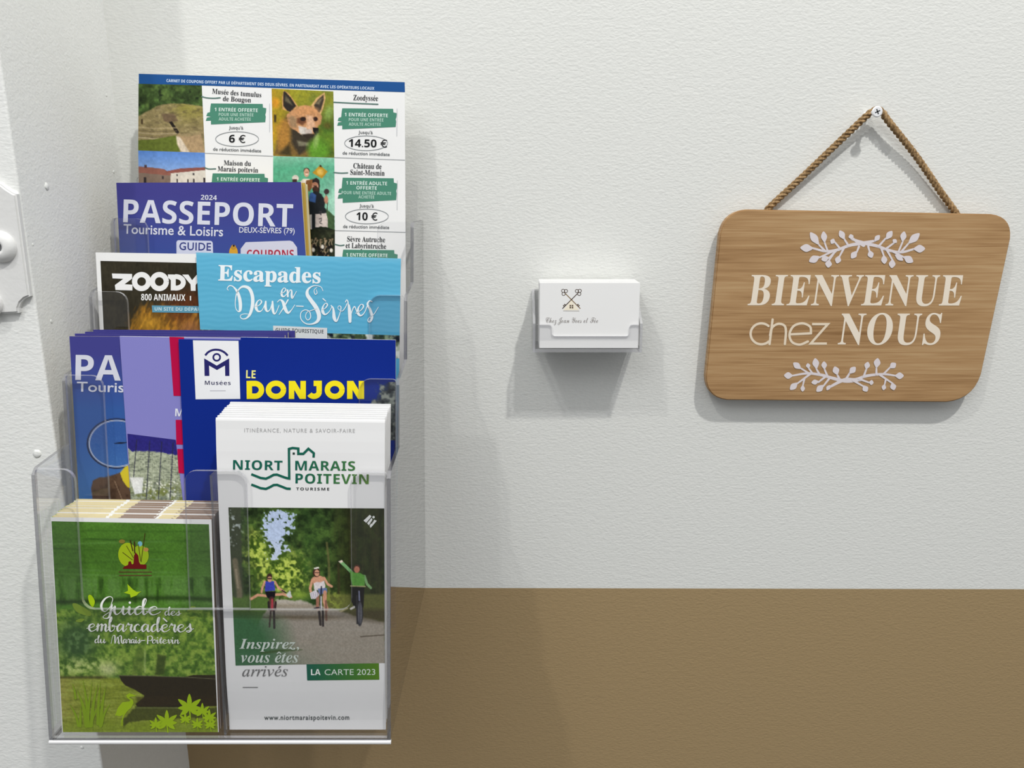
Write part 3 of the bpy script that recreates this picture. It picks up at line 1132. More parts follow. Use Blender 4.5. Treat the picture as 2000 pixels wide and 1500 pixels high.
# ================================================================== PLATE ON THE PILLAR
def build_plate():
    WP = plain('white_painted_metal', (228, 228, 226), .5, .35, bump=.15, bscale=300)
    DK = plain('screw_slot', (110, 110, 112), .6)
    YF = D + PY - .0042
    S = Surf(YF)
    rx = [(-160, 350), (-60, 350), (-20, 352), (0, 360), (10, 368), (24, 377), (30, 379)]
    bot = [(57, 579), (47, 583), (39, 591), (35, 602), (35, 611.5), (0, 613), (-160, 613)]
    pts = S.pix(rx + bot)
    b = thing('wall_plate', 'white painted metal plate with scalloped corner at the left edge', 'wall plate', (float(pts[:, 0].mean()), PY, float(pts[:, 2].min())))
    bm = bmesh.new()
    prism(bm, [tuple(p) for p in pts], (0, .0042, 0), 0)
    bmesh.ops.recalc_face_normals(bm, faces=bm.faces)
    fr = [e for e in bm.edges if all(abs(v.co.y - (YF - D)) < 1e-5 for v in e.verts)]
    bmesh.ops.bevel(bm, geom=fr, offset=.0012, segments=3, affect='EDGES')
    bm_obj('plate', bm, WP, b)
    for (u, v, r) in ((2, 482, .0108), (-22, 592, .0100)):
        c = S.pix([(u, v)])[0]
        bm = bmesh.new()
        n, rings = 28, []
        prof = [(r * .30, -.0020), (r * .34, -.0050), (r * .5, -.0052), (r * .75, -.0042), (r * .93, -.0024), (r, -.0006), (r, .0003)]
        for r_, y in prof:
            rings.append([bm.verts.new((c[0] + r_ * math.cos(2 * math.pi * q / n), c[1] + y, c[2] + r_ * math.sin(2 * math.pi * q / n))) for q in range(n)])
        for a_, b_ in zip(rings, rings[1:]):
            for q in range(n): bm.faces.new((a_[q], b_[q], b_[(q + 1) % n], a_[(q + 1) % n]))
        bm.faces.new(rings[0])
        s = bm_obj('screw_head', bm, WP, b, smooth=True)
        bm = bmesh.new()
        x0 = c[0] + .0002
        prism(bm, [(x0 + r * .26 * math.cos(q), c[1] - .00215, c[2] + r * .26 * math.sin(q)) for q in np.linspace(0, 2 * math.pi, 14, endpoint=False)], (0, .0006, 0), 0)
        bm_obj('socket', bm, DK, s)


build_setting()
build_holder()

# ================================================================== BROCHURES
CREAM_EDGE = plain('cream_page_edges', (222, 212, 176), .7, .2)
YELLOW_EDGE = plain('yellow_page_edges', (192, 160, 74), .7, .2)
WHITE_EDGE = plain('white_page_edges', (232, 231, 226), .7, .2)
INDIGO = plain('indigo_cover', (62, 60, 134), .42, .2)
ROYAL = plain('royal_blue_cover', (8, 40, 134), .42, .16)
LAVENDER = plain('lavender_cover', (134, 132, 200), .45, .2)
SKY = plain('sky_blue_cover', (92, 174, 208), .5, .35)
GREEN_D = plain('green_cover', (70, 105, 45), .45, .4)
PAPER_LEAF = plain('satin_white_paper', (232, 232, 232), .5, .3)
WHITE = (238, 238, 238)


def booklet(name, label, surf, TL, TR, BL, BR, zbot, thick, cover_mat, edge_mat, group=None):
    w = surf.pix([TL, TR])
    o = thing(name, label, 'brochure', (float((w[0][0] + w[1][0]) / 2), float(surf.Y(0, zbot)) - D, zbot), group)
    sheet('cover', o, surf, TL, TR, BL, BR, zbot, .0004, [cover_mat, cover_mat])
    sheet('page_block', o, surf, TL, TR, BL, BR, zbot, thick - .0004, [edge_mat, edge_mat], y0=.0004, inset=.003)
    return o


def leaflet(name, label, surf, TL, TR, BL, BR, zbot, thick, mats, group=None, fold=False):
    w = surf.pix([TL, TR])
    o = thing(name, label, 'leaflet', (float((w[0][0] + w[1][0]) / 2), float(surf.Y(0, zbot)) - D, zbot), group)
    sheet('sheet', o, surf, TL, TR, BL, BR, zbot, thick, mats, fold=fold)
    return o


# ------------------------------------------------------------------ top pocket: coupon booklet
def coupon():
    S = Surf(.6395, 0.0, LEAN, lim=inner)
    o = booklet('coupon_booklet', 'tall white coupon booklet with blue header and fox photo at the back of the rack', S,
                (271, 144), (790.5, 160), (269, 330), (792, 450), FLOOR[3] + .0018, .005, PAPER_W, WHITE_EDGE)
    A = Art(S)
    A.poly([(271, 144), (400, 148), (600, 154.5), (790.5, 160.5), (791, 180), (600, 174), (400, 167), (271, 163.5)], (30, 82, 145))
    A.text('CARNET DE COUPONS OFFERT PAR LE DÉPARTEMENT DES DEUX-SÈVRES, EN PARTENARIAT AVEC LES OPÉRATEURS LOCAUX', 'sb', (325, 160), (731, 175.5), 5.6, (205, 220, 236))
    A.build('header_band', o)
    # photographs
    p = Pic([(270.5, 163.5), (394, 167), (400, 298), (270, 294)], 1.3)
    p.fill((58, 78, 38))
    p.grain(14, .5, 1); p.grain(5, .35, 9)
    p.mix((fbm(p.U, p.V, 16, 4) - .52) * 4, (98, 122, 60))
    p.mix((.40 - fbm(p.U, p.V, 12, 6)) * 5, (24, 34, 18))
    p.poly([(268, 228), (290, 216), (310, 206), (335, 202), (360, 202.5), (397, 208), (402, 300), (268, 300)], (138, 124, 84), 2.5, jit=1.2)
    q = np.clip(p.pd([(268, 228), (290, 216), (310, 206), (335, 202), (360, 202.5), (397, 208), (402, 300), (268, 300)]) / 2, 0, 1)
    p.mix(q * np.clip((p.U - 318) / 40, 0, 1) * np.clip((250 - p.V) / 40, 0, 1) * .75, (148, 142, 62))
    p.mix(q * np.clip((fbm(p.U, p.V, 14, 8, 3, 5) - .5) * 4, 0, 1) * .6, (172, 156, 112))
    p.mix(q * np.clip((.46 - fbm(p.U, p.V, 9, 18, 3, 4)) * 4, 0, 1) * .6, (96, 84, 58))
    p.poly([(316, 222), (340, 222), (348, 236), (330, 240), (320, 236)], (104, 84, 66), 3, al=.8)
    p.poly([(330, 238), (336, 237), (350, 258), (346, 264)], (34, 28, 24), 1)
    for v, c in ((248, (178, 160, 122)), (254, (110, 96, 70)), (259, (176, 158, 126)), (265, (120, 104, 76)), (268, (190, 176, 142))):
        p.line([(268, v), (300, v + 3), (345, v + 1.5)], 2.2, c, 1.4, .75)
    p.line([(346, 264), (380, 262), (400, 256)], 5, (150, 132, 96), 2, .8)
    p.poly([(268, 274), (300, 272), (345, 264), (352, 300), (268, 298)], (96, 108, 42), 2, jit=1)
    p.poly([(345, 265), (372, 266), (392, 262), (402, 300), (356, 300)], (168, 142, 106), 2.5, jit=1)
    p.poly([(344, 266), (352, 268), (372, 300), (356, 300), (346, 282)], (214, 198, 176), 3)
    p.line([(277.5, 234), (277.5, 241)], 3, (60, 42, 28))
    p.grain(4, .16, 21)
    p.build('tumulus_photo', o, S)

    p = Pic([(270, 294), (400, 298.5), (402, 362), (271, 358)], 1.3)
    p.fill((90, 134, 206))
    p.mix((p.V - 294) / 60, (150, 178, 220))
    p.poly([(268, 326), (298, 327), (336, 340), (336, 364), (268, 364)], (128, 110, 98), .8)
    p.poly([(268, 325), (283, 326), (320, 330), (335, 340), (335, 343), (268, 337)], (142, 92, 80), .8)
    p.poly([(282, 322), (287, 322), (287, 328), (282, 328)], (80, 62, 66))
    p.poly([(334, 335), (402, 332), (404, 364), (332, 364)], (212, 206, 196), .8)
    p.poly([(322, 335), (352, 329), (402, 326.5), (402, 332), (334, 338.5)], (138, 82, 74), .8)
    for x, y, w, h in ((283, 346, 5, 14), (318, 344, 3, 6), (346, 349, 2.4, 8), (367, 350, 3, 7), (378.5, 349, 3, 8), (399, 347, 3.5, 12), (346, 340, 2, 4), (378, 338, 3, 4)):
        p.poly([(x - w / 2, y), (x + w / 2, y), (x + w / 2, y + h), (x - w / 2, y + h)], (50, 44, 48), .8)
    p.grain(5, .08, 4)
    p.build('farmhouse_photo', o, S)

    fox(o, S)

    p = Pic([(533.5, 305), (653, 308.5), (654, 449), (533, 447)], 1.3)
    p.fill((84, 166, 130))
    p.mix(np.clip((330 - p.V) / 40, 0, 1) * .8 + .3 * (fbm(p.U, p.V, 40, 5) - .3), (176, 214, 190))
    p.mix(np.clip((p.U - 610) / 50, 0, 1) * np.clip((p.V - 330) / 60, 0, 1) * .8, (196, 226, 210))
    Z = lambda pts: [(520 + x * .15, 300 + y * .15) for x, y in pts]
    p.poly(Z([(600, 250), (700, 150), (800, 235), (725, 325)]), (188, 146, 44), .9)
    p.ell(*Z([(705, 240)])[0], 6, 6, (214, 176, 84), 3)
    p.poly(Z([(690, 170), (700, 145), (720, 150), (725, 180)]), (70, 56, 28))
    p.ell(*Z([(380, 320)])[0], 6.5, 6, (216, 208, 196), 1); p.poly(Z([(340, 335), (400, 330), (400, 400), (340, 400)]), (60, 44, 38), 1)
    p.ell(*Z([(525, 225)])[0], 6, 6, (58, 38, 30), 1); p.ell(*Z([(525, 250)])[0], 5.2, 8.2, (206, 160, 132), 1)
    p.ell(*Z([(527, 272)])[0], 2.4, .9, (240, 224, 216), .6); p.line(Z([(508, 242), (544, 242)]), 1, (80, 50, 40), 1)
    p.poly(Z([(440, 370), (480, 330), (560, 330), (620, 380), (560, 460), (450, 460)]), (226, 216, 200), 1)
    p.poly(Z([(520, 350), (610, 330), (600, 440), (560, 500), (510, 430)]), (128, 84, 48), 1)
    p.poly(Z([(600, 340), (650, 312), (690, 340), (700, 420), (690, 520), (610, 520)]), (44, 34, 32), 1)
    p.ell(*Z([(637, 430)])[0], 6.4, 8.8, (186, 138, 112), 1); p.ell(*Z([(640, 462)])[0], 6, 5.5, (62, 40, 30), 1)
    p.line(Z([(618, 420), (660, 420)]), 1.2, (60, 36, 30), 1); p.ell(*Z([(632, 395)])[0], 6, 2.6, (176, 120, 92), 1)
    p.poly(Z([(570, 520), (650, 490), (720, 530), (770, 620), (760, 700), (800, 760), (850, 800), (890, 820), (890, 1000), (540, 1000), (545, 640)]), (30, 34, 38), 1.2, jit=1)
    p.poly(Z([(560, 540), (590, 500), (650, 540), (640, 640), (560, 620)]), (60, 92, 150), 1.5)
    p.line(Z([(770, 500), (798, 640), (792, 760)]), 1.8, (64, 52, 44)); p.ell(*Z([(785, 495)])[0], 5.2, 5.4, (62, 48, 50), 1)
    p.ell(*Z([(780, 600)])[0], 4, 8, (182, 130, 104), 1.2)
    p.poly(Z([(780, 720), (830, 760), (890, 820), (890, 1000), (790, 1000)]), (66, 92, 58), 2, jit=1.5)
    p.poly(Z([(640, 790), (780, 775), (800, 850), (800, 960), (640, 960)]), (206, 192, 186), 1)
    p.poly(Z([(550, 800), (592, 790), (592, 990), (550, 990)]), (188, 182, 178), 1)
    p.ring = None
    for pts in ([(690, 755), (720, 755), (712, 800), (700, 780)], [(690, 850), (720, 840), (715, 880), (695, 890)], [(700, 905), (725, 915)]):
        p.line(Z(pts), 1.6, (60, 54, 60))
    p.poly(Z([(540, 985), (600, 990), (700, 950), (800, 960), (890, 1000), (890, 1040), (540, 1040)]), (26, 32, 22), 1.5, jit=1)
    p.grain(5, .15, 2)
    p.build('costume_photo', o, S)

    p = Pic([(540, 447), (654, 449), (654, 520), (540, 520)], 1.3)
    p.fill((38, 42, 28)); p.grain(10, .4, 7)
    p.mix((fbm(p.U, p.V, 7, 3) - .55) * 4 * (p.V < 474), (62, 68, 46))
    rnd = random.Random(9)
    for i in range(26):
        x, y = rnd.uniform(606, 654), rnd.uniform(476, 512)
        p.line([(x, y), (x + rnd.uniform(-3, 3), y - 5), (x + rnd.uniform(-2, 4), y - 11)], 1.7, (176, 156, 126), 1, .8)
        p.ell(x + 1, y - 11, 2.2, 1.4, (150, 124, 96), 1, al=.8)
        p.ell(x - 3, y + 4, 4, 3.5, (24, 20, 20), 1.4, al=.8)
    for x, y in ((630, 482), (647, 489), (612, 488)): p.ell(x, y, 3, 4, (228, 222, 210), 1.4)
    p.build('ostrich_photo', o, S)

    # coupon panels
    dk, gr, teal, wh = (34, 38, 42), (92, 96, 98), (76, 136, 114), (214, 232, 224)
    base = np.array([(412, 202), (513, 203), (513.5, 210), (520, 211.5), (519.5, 219), (518, 223.5), (519, 228), (518, 238.5), (412, 243), (412, 235.5), (402, 236),
                     (404, 229.5), (413, 228), (403, 226.5), (405, 220.5), (410, 219), (411, 208.5)], float)

    def swash(dx, dy, sc=(1, 1)):
        p_ = (base - (402, 202)) * np.array(sc) + (402 + dx, 202 + dy)
        A.poly(p_, teal)
    for sw in ((0, 0), (3.5, 136.5), (256.5, 9.5, (.985, 1.0)), (257.5, 145, (.985, 1.2)), (258.5, 285.5, (.985, 1.0))):
        A = Art(S)
        swash(*sw)
        A.build('coupon_swash', o)
    def coupon_text(lines, stroke, heads, since, price, box, rule=None, fine=None):
        A = Art(S, .00025)
        for s, a, b, h in lines: A.text(s, 'serif', a, b, h, dk)
        if stroke: A.ribbon(stroke, 2.3, (94, 124, 116))
        for k, (s, a, b) in enumerate(heads): A.text(s, 'sb', a, b, 6.8 if s[0] == '1' or s == 'OFFERTE' else 6.1, wh if s[0] == '1' or s == 'OFFERTE' else (176, 208, 194))
        if since:
            x, y = since
            A.text("Jusqu'à", 'r', (x, y), (x + 28, y + .8), 6.2, gr, bold=.008)
        if price:
            s, a, b, c = price
            A.ring(c[0], c[1], 42, 14.4, 1.0, (128, 134, 138), 5, 362)
            A.text(s, 'sb', a, b, 15, (20, 22, 24))
        if box: A.text('de réduction immédiate', 'r', box[0], box[1], 6.2, (88, 92, 95), bold=.008)
        if rule: A.line(rule, .9, (150, 155, 158))
        if fine: A.line(fine, .8, (186, 188, 194))
        A.build('coupon_lettering', o)
    std = lambda x, y: [('1 ENTRÉE OFFERTE', (419 + x, 217 + y), (503.5 + x, 219 + y)), ('POUR UNE ENTRÉE', (427 + x, 226.5 + y), (495 + x, 227.5 + y)), ('ADULTE ACHETÉE', (427 + x, 235.5 + y), (490 + x, 236 + y))]
    coupon_text([('Musée des tumulus', (414, 182.5), (510, 190), 9.5), ('de Bougon', (435, 197), (490, 200), 9.5)], [(394, 188.5), (404, 191), (418, 191.8), (430, 190.8)], std(0, 0), (447, 252),
                ('6 €', (447, 278), (479, 279), (463, 271.5)), ((416, 294), (510, 297.5)), [(400, 299), (533, 305)], [(526.5, 202), (526.5, 258)])
    coupon_text([('Maison du', (437, 322.5), (490, 324), 9.5), ('Marais poitevin', (425, 334), (504, 337), 9.5)], [(400, 327.5), (408, 330), (421, 329.6)], std(4, 136), None, None, None)
    coupon_text([('Zoodyssée', (690, 195.5), (738, 197), 10.5)], [(652, 199.5), (690, 201.5), (738, 203.5)], std(254, 10), (700, 261),
                ('14.50 €', (681, 286.5), (756, 288), (715, 279.5)), ((669, 301.5), (761, 304.5)), [(653, 307.5), (791, 312.5)], [(775.5, 212), (775, 266)])
    coupon_text([('Château de', (690, 328.5), (745, 330), 10), ('Saint-Mesmin', (684, 341), (751, 343), 10)], [(652, 336.8), (666, 338), (679, 337.5)],
                [('1 ENTRÉE ADULTE', (676, 360.5), (756, 362)), ('OFFERTE', (696, 370), (736, 370.8)), ('POUR UNE ENTRÉE ADULTE', (667, 379), (764, 381)), ('ACHETÉE', (700, 387.5), (731, 388))], (702, 404.5),
                ('10 €', (696, 429.5), (737, 430.5), (716.5, 422.5)), ((670, 445), (760, 447)), [(654, 450), (792, 453.5)], [(776, 352), (775.5, 410)])
    coupon_text([('Sèvre Autruche', (678, 471.5), (752, 473), 10), ('et Labyrintruche', (675, 484), (754, 486), 10)], [(654, 477), (664, 479.5), (672, 478.5)], [('1 ENTRÉE OFFERTE', (676, 501), (757, 502.5))], None, None, None)


def fox(o, S):
    p = Pic([(530.5, 173), (651, 178.5), (653, 308), (533.5, 304.5)], 1.15)
    Z = lambda pts: [(520 + x * .15, 135 + y * .15) for x, y in pts]
    p.fill((120, 126, 44))
    p.mix(np.clip((585 - p.U) / 50, 0, 1), (172, 138, 34))
    p.mix(np.clip((p.V - 215) / 40, 0, 1) * np.clip((p.U - 590) / 40, 0, 1), (66, 92, 34))
    p.mix((fbm(p.U, p.V, 34, 3) - .45) * 2.2, (172, 164, 42))
    p.mix((fbm(p.U, p.V, 26, 13) - .55) * 3 * (p.U < 560), (214, 160, 40))
    p.ell(*Z([(120, 440)])[0], 8, 9, (216, 150, 40), 8)
    p.poly(Z([(100, 590), (130, 595), (130, 690), (100, 690)]), (70, 58, 30), 2)
    # body and ruff
    p.poly(Z([(90, 1130), (150, 900), (210, 700), (260, 600), (480, 620), (650, 840), (620, 1000), (560, 1140)]), (124, 96, 50), 6, jit=3)
    p.poly(Z([(120, 760), (215, 640), (300, 700), (300, 1000), (170, 1050)]), (188, 132, 56), 8, al=.7, jit=2)
    p.poly(Z([(330, 700), (430, 800), (640, 880), (600, 1010), (430, 1120), (330, 960)]), (60, 52, 40), 6, jit=2)
    p.poly(Z([(400, 930), (560, 960), (560, 1000), (420, 1000)]), (150, 146, 120), 4, al=.7)
    p.poly(Z([(180, 1100), (300, 960), (330, 1140)]), (56, 48, 28), 6, al=.8)
    # ears
    p.poly(Z([(210, 520), (205, 380), (225, 280), (290, 310), (370, 420), (420, 490), (330, 570)]), (206, 158, 96), 1.2)
    p.poly(Z([(222, 480), (222, 300), (240, 285), (320, 370), (390, 480), (320, 560), (270, 540)]), (44, 38, 34), 1.8)
    p.poly(Z([(245, 420), (250, 340), (300, 390), (340, 470)]), (120, 112, 84), 4, al=.7)
    p.poly(Z([(580, 480), (650, 380), (760, 300), (772, 380), (740, 520), (710, 590), (640, 560)]), (206, 166, 110), 1.2)
    p.poly(Z([(620, 470), (680, 390), (745, 335), (750, 400), (715, 520), (690, 570), (640, 530)]), (66, 56, 46), 2)
    p.poly(Z([(640, 450), (700, 390), (730, 380), (690, 460)]), (150, 138, 104), 4, al=.7)
    # head
    p.poly(Z([(270, 620), (300, 560), (390, 510), (480, 475), (570, 485), (660, 540), (720, 610), (715, 690), (680, 740), (620, 840), (480, 860), (380, 800), (300, 740)]), (194, 142, 98), 2, sm=4, jit=1.6, js=3)
    p.ell(*Z([(520, 540)])[0], 22, 9, (206, 148, 98), 6)
    p.poly(Z([(285, 640), (330, 600), (400, 640), (400, 760), (330, 760)]), (150, 124, 92), 5, al=.8, jit=2, js=3)
    p.poly(Z([(400, 640), (500, 625), (525, 690), (470, 730), (400, 700)]), (112, 70, 46), 4)
    p.ell(*Z([(480, 650)])[0], 5.6, 4.2, (46, 30, 24), 1.6)
    p.ell(*Z([(640, 650)])[0], 4.6, 4.4, (52, 32, 26), 1.8)
    p.poly(Z([(520, 600), (600, 610), (640, 740), (600, 830), (520, 800), (530, 700)]), (214, 170, 136), 4)
    p.poly(Z([(420, 740), (520, 760), (560, 850), (470, 860), (430, 830)]), (214, 204, 194), 3)
    p.poly(Z([(500, 790), (590, 780), (600, 840), (520, 850)]), (196, 180, 170), 3)
    p.poly(Z([(460, 850), (560, 840), (660, 850), (640, 900), (520, 900)]), (52, 42, 34), 2.5)
    p.poly(Z([(605, 760), (680, 765), (680, 830), (640, 860), (610, 810)]), (20, 18, 18), 1.4)
    # blurred leaves in front
    p.ell(*Z([(680, 1040)])[0], 21, 22, (96, 150, 44), 12, .3, .95)
    p.ell(*Z([(800, 900)])[0], 14, 20, (90, 128, 40), 10, 0, .7)
    p.ell(*Z([(650, 930)])[0], 5, 15, (160, 190, 110), 5, .15, .7)
    p.ell(*Z([(820, 560)])[0], 8, 14, (140, 170, 90), 8, .3, .7)
    p.ell(*Z([(800, 740)])[0], 8, 6, (90, 70, 30), 6, .3, .6)
    p.grain(3.2, .14, 31, 2)
    p.build('fox_photo', o, S)


# ------------------------------------------------------------------ top pocket: passport booklets
def indigo_pic(quad, v0, v1, step=4):
    p = Pic(quad, step)
    p.fill((66, 64, 136))
    p.mix(np.clip((p.V - v0) / (v1 - v0), 0, 1), (58, 88, 158))
    return p


def passport_top():
    S = Surf(.622, .0143, LEAN, lim=inner)
    TL, TR, BL, BR = (226, 357), (587.5, 355.5), (231, 520), (597, 500)
    o = booklet('passport_booklet', 'indigo PASSEPORT booklet with white title in the top pocket', S, TL, TR, BL, BR, FLOOR[3] + .0018, .0042, INDIGO, CREAM_EDGE)
    p = indigo_pic([TL, TR, (598, 520), (231, 520)], 380, 560)
    p.build('cover_print', o, S)
    A = Art(S, .0003)
    w = (214, 216, 228)
    A.text('PASSEPORT', 'sb', (240.5, 434), (571.5, 443.5), 44.5, w, res=5)
    A.text('2024', 'sb', (392, 390), (423.5, 391), 9.5, w)
    A.text('Tourisme & Loisirs', 'r', (241, 456), (435.5, 461.5), 18.5, w, bold=.012)
    A.text('DEUX-SÈVRES (79)', 'r', (467, 454), (575.5, 456), 10.5, w, bold=.012)
    A.build('title_lettering', o)
    A = Art(S, .0003)
    bx = round_poly([(344.5, 469), (415.5, 470.5), (417, 520), (345, 520)], [5, 5, 4, 4])
    A.poly(bx, (206, 210, 228))
    A.text('GUIDE', 'r', (350, 488), (412, 489.5), 15, (58, 66, 128), spacing=1.1, bold=.02)
    A.poly([(470, 486), (480, 473), (566, 470), (572, 472), (580, 483), (582, 520), (470, 520)], (208, 208, 222))
    A.text('COUPONS', 'sb', (482, 505), (574, 505), 17, (170, 44, 66))
    A.ellipse(456, 494, 8.5, 14, (214, 160, 50)); A.ellipse(456, 483, 5, 5, (190, 140, 50)); A.ellipse(456.5, 480, 2, 2, (40, 34, 34))
    A.build('cover_badge', o)
    prev = o
    rear = booklet('passport_booklet', 'yellow-edged passport booklet directly behind the top PASSEPORT booklet', S.shift(.0047), (232, 358), (595.5, 357), (237, 520), (604, 500), FLOOR[3] + .0018, .0036, YELLOW_EDGE, CREAM_EDGE)
    rear2 = booklet('passport_booklet', 'rearmost yellow-edged passport booklet in front of the coupon booklet', S.shift(.0088), (238, 359.5), (600, 360), (243, 520), (608, 500), FLOOR[3] + .0018, .0034, CREAM_EDGE, YELLOW_EDGE)


# ------------------------------------------------------------------ third pocket
def zoo():
    S = panel(2, .0072)
    TL, TR, BL, BR = (174.5, 493), (560, 499), (183, 645), (566, 650)
    o = booklet('zoo_brochure', 'white-bordered dark zoo brochure with brown fur photo at the left', S, TL, TR, BL, BR, FLOOR[2] + .0018, .0042, PAPER_W, WHITE_EDGE)
    p = Pic([(196, 509.5), (545, 517), (550, 665), (203.5, 665)], 1.5)
    p.fill((50, 46, 34))
    p.grain(30, .12, 2)
    g = np.clip((p.U - 300) / 70, 0, 1) * np.clip((p.V - 545) / 40, 0, 1)
    p.mix(g * .8, (88, 46, 22))
    d = p.pd([(238, 690), (246, 640), (258, 612), (276, 592), (310, 584), (360, 596), (420, 604), (420, 690)])
    d = d + (fbm(p.U + p.V * .4, p.V, 4, 5, 2, 10) - .5) * 22
    p.mix(np.clip(d / 14, 0, 1), (104, 74, 30))
    p.mix(np.clip(d / 20, 0, 1) * np.clip((fbm(p.U + p.V * .5, p.V, 5, 11, 3, 14) - .42) * 4, 0, 1), (170, 120, 40))
    p.mix(np.exp(-((p.U - 292) / 26) ** 2 - ((p.V - 632) / 16) ** 2) * .8, (182, 136, 46))
    p.mix(np.exp(-((p.U - 372) / 26) ** 2 - ((p.V - 640) / 18) ** 2) * .8, (150, 100, 66))
    p.mix(np.clip(np.exp(-((p.U - 352) / 26) ** 2 - ((p.V - 606) / 22) ** 2) * (fbm(p.U, p.V, 5, 8) + .3), 0, 1) * .7, (96, 40, 18))
    p.grain(3, .18, 5, 2, 7)
    p.build('fur_photo', o, S)
    A = Art(S, .00025)
    w = (236, 236, 236)
    Z = lambda pts: [(160 + x * .16, 480 + y * .16) for x, y in pts]
    A.poly(Z([(366, 338), (612, 344), (614, 400), (520, 470), (617, 475), (616, 545), (410, 540), (402, 480), (505, 404), (374, 398)]), w)
    for cx in (728, 945):
        c = Z([(cx, 437)])[0]
        A.ring(c[0], c[1], 13.6, 13.6, 10.2, w, 0, 360, 48)
    dc = np.array(Z([(1160, 447)])[0])
    A.poly(Z([(1050, 350), (1145, 352), (1145, 545), (1085, 545), (1085, 420), (1052, 390)]), w)
    a = np.linspace(-math.pi / 2, math.pi / 2, 24)
    A.ribbon(np.stack([dc[0] - 2 + 14.5 * np.cos(a) * 1.0, dc[1] + 11.2 * np.sin(a)], 1), 9.5, w, sm=0, caps=False)
    A.line([(dc[0] - 3.5, dc[1] - 11.2), (dc[0] - 1.5, dc[1] - 11.2)], 9.5, w); A.line([(dc[0] - 3.5, dc[1] + 11.2), (dc[0] - 1.5, dc[1] + 11.2)], 9.5, w)
    A.poly(Z([(1225, 352), (1300, 352), (1345, 420), (1400, 355), (1480, 355), (1388, 480), (1388, 550), (1330, 550), (1325, 470)]), w)
    A.build('title_lettering', o)
    A = Art(S, .00025)
    A.text('800 ANIMAUX', 'sb', (275.5, 586.5), (362, 587.5), 12.6, w)
    A.poly([(371, 578), (373.2, 578), (373.2, 587), (371, 587)], w)
    A.poly([(296.5, 596.5), (470, 599), (470, 612.5), (297.5, 610)], (92, 148, 172))
    A.text('UN SITE DU DÉPARTEMENT', 'sb', (302, 606.5), (431, 607.8), 6.6, (190, 216, 226))
    A.build('subtitle_lettering', o)


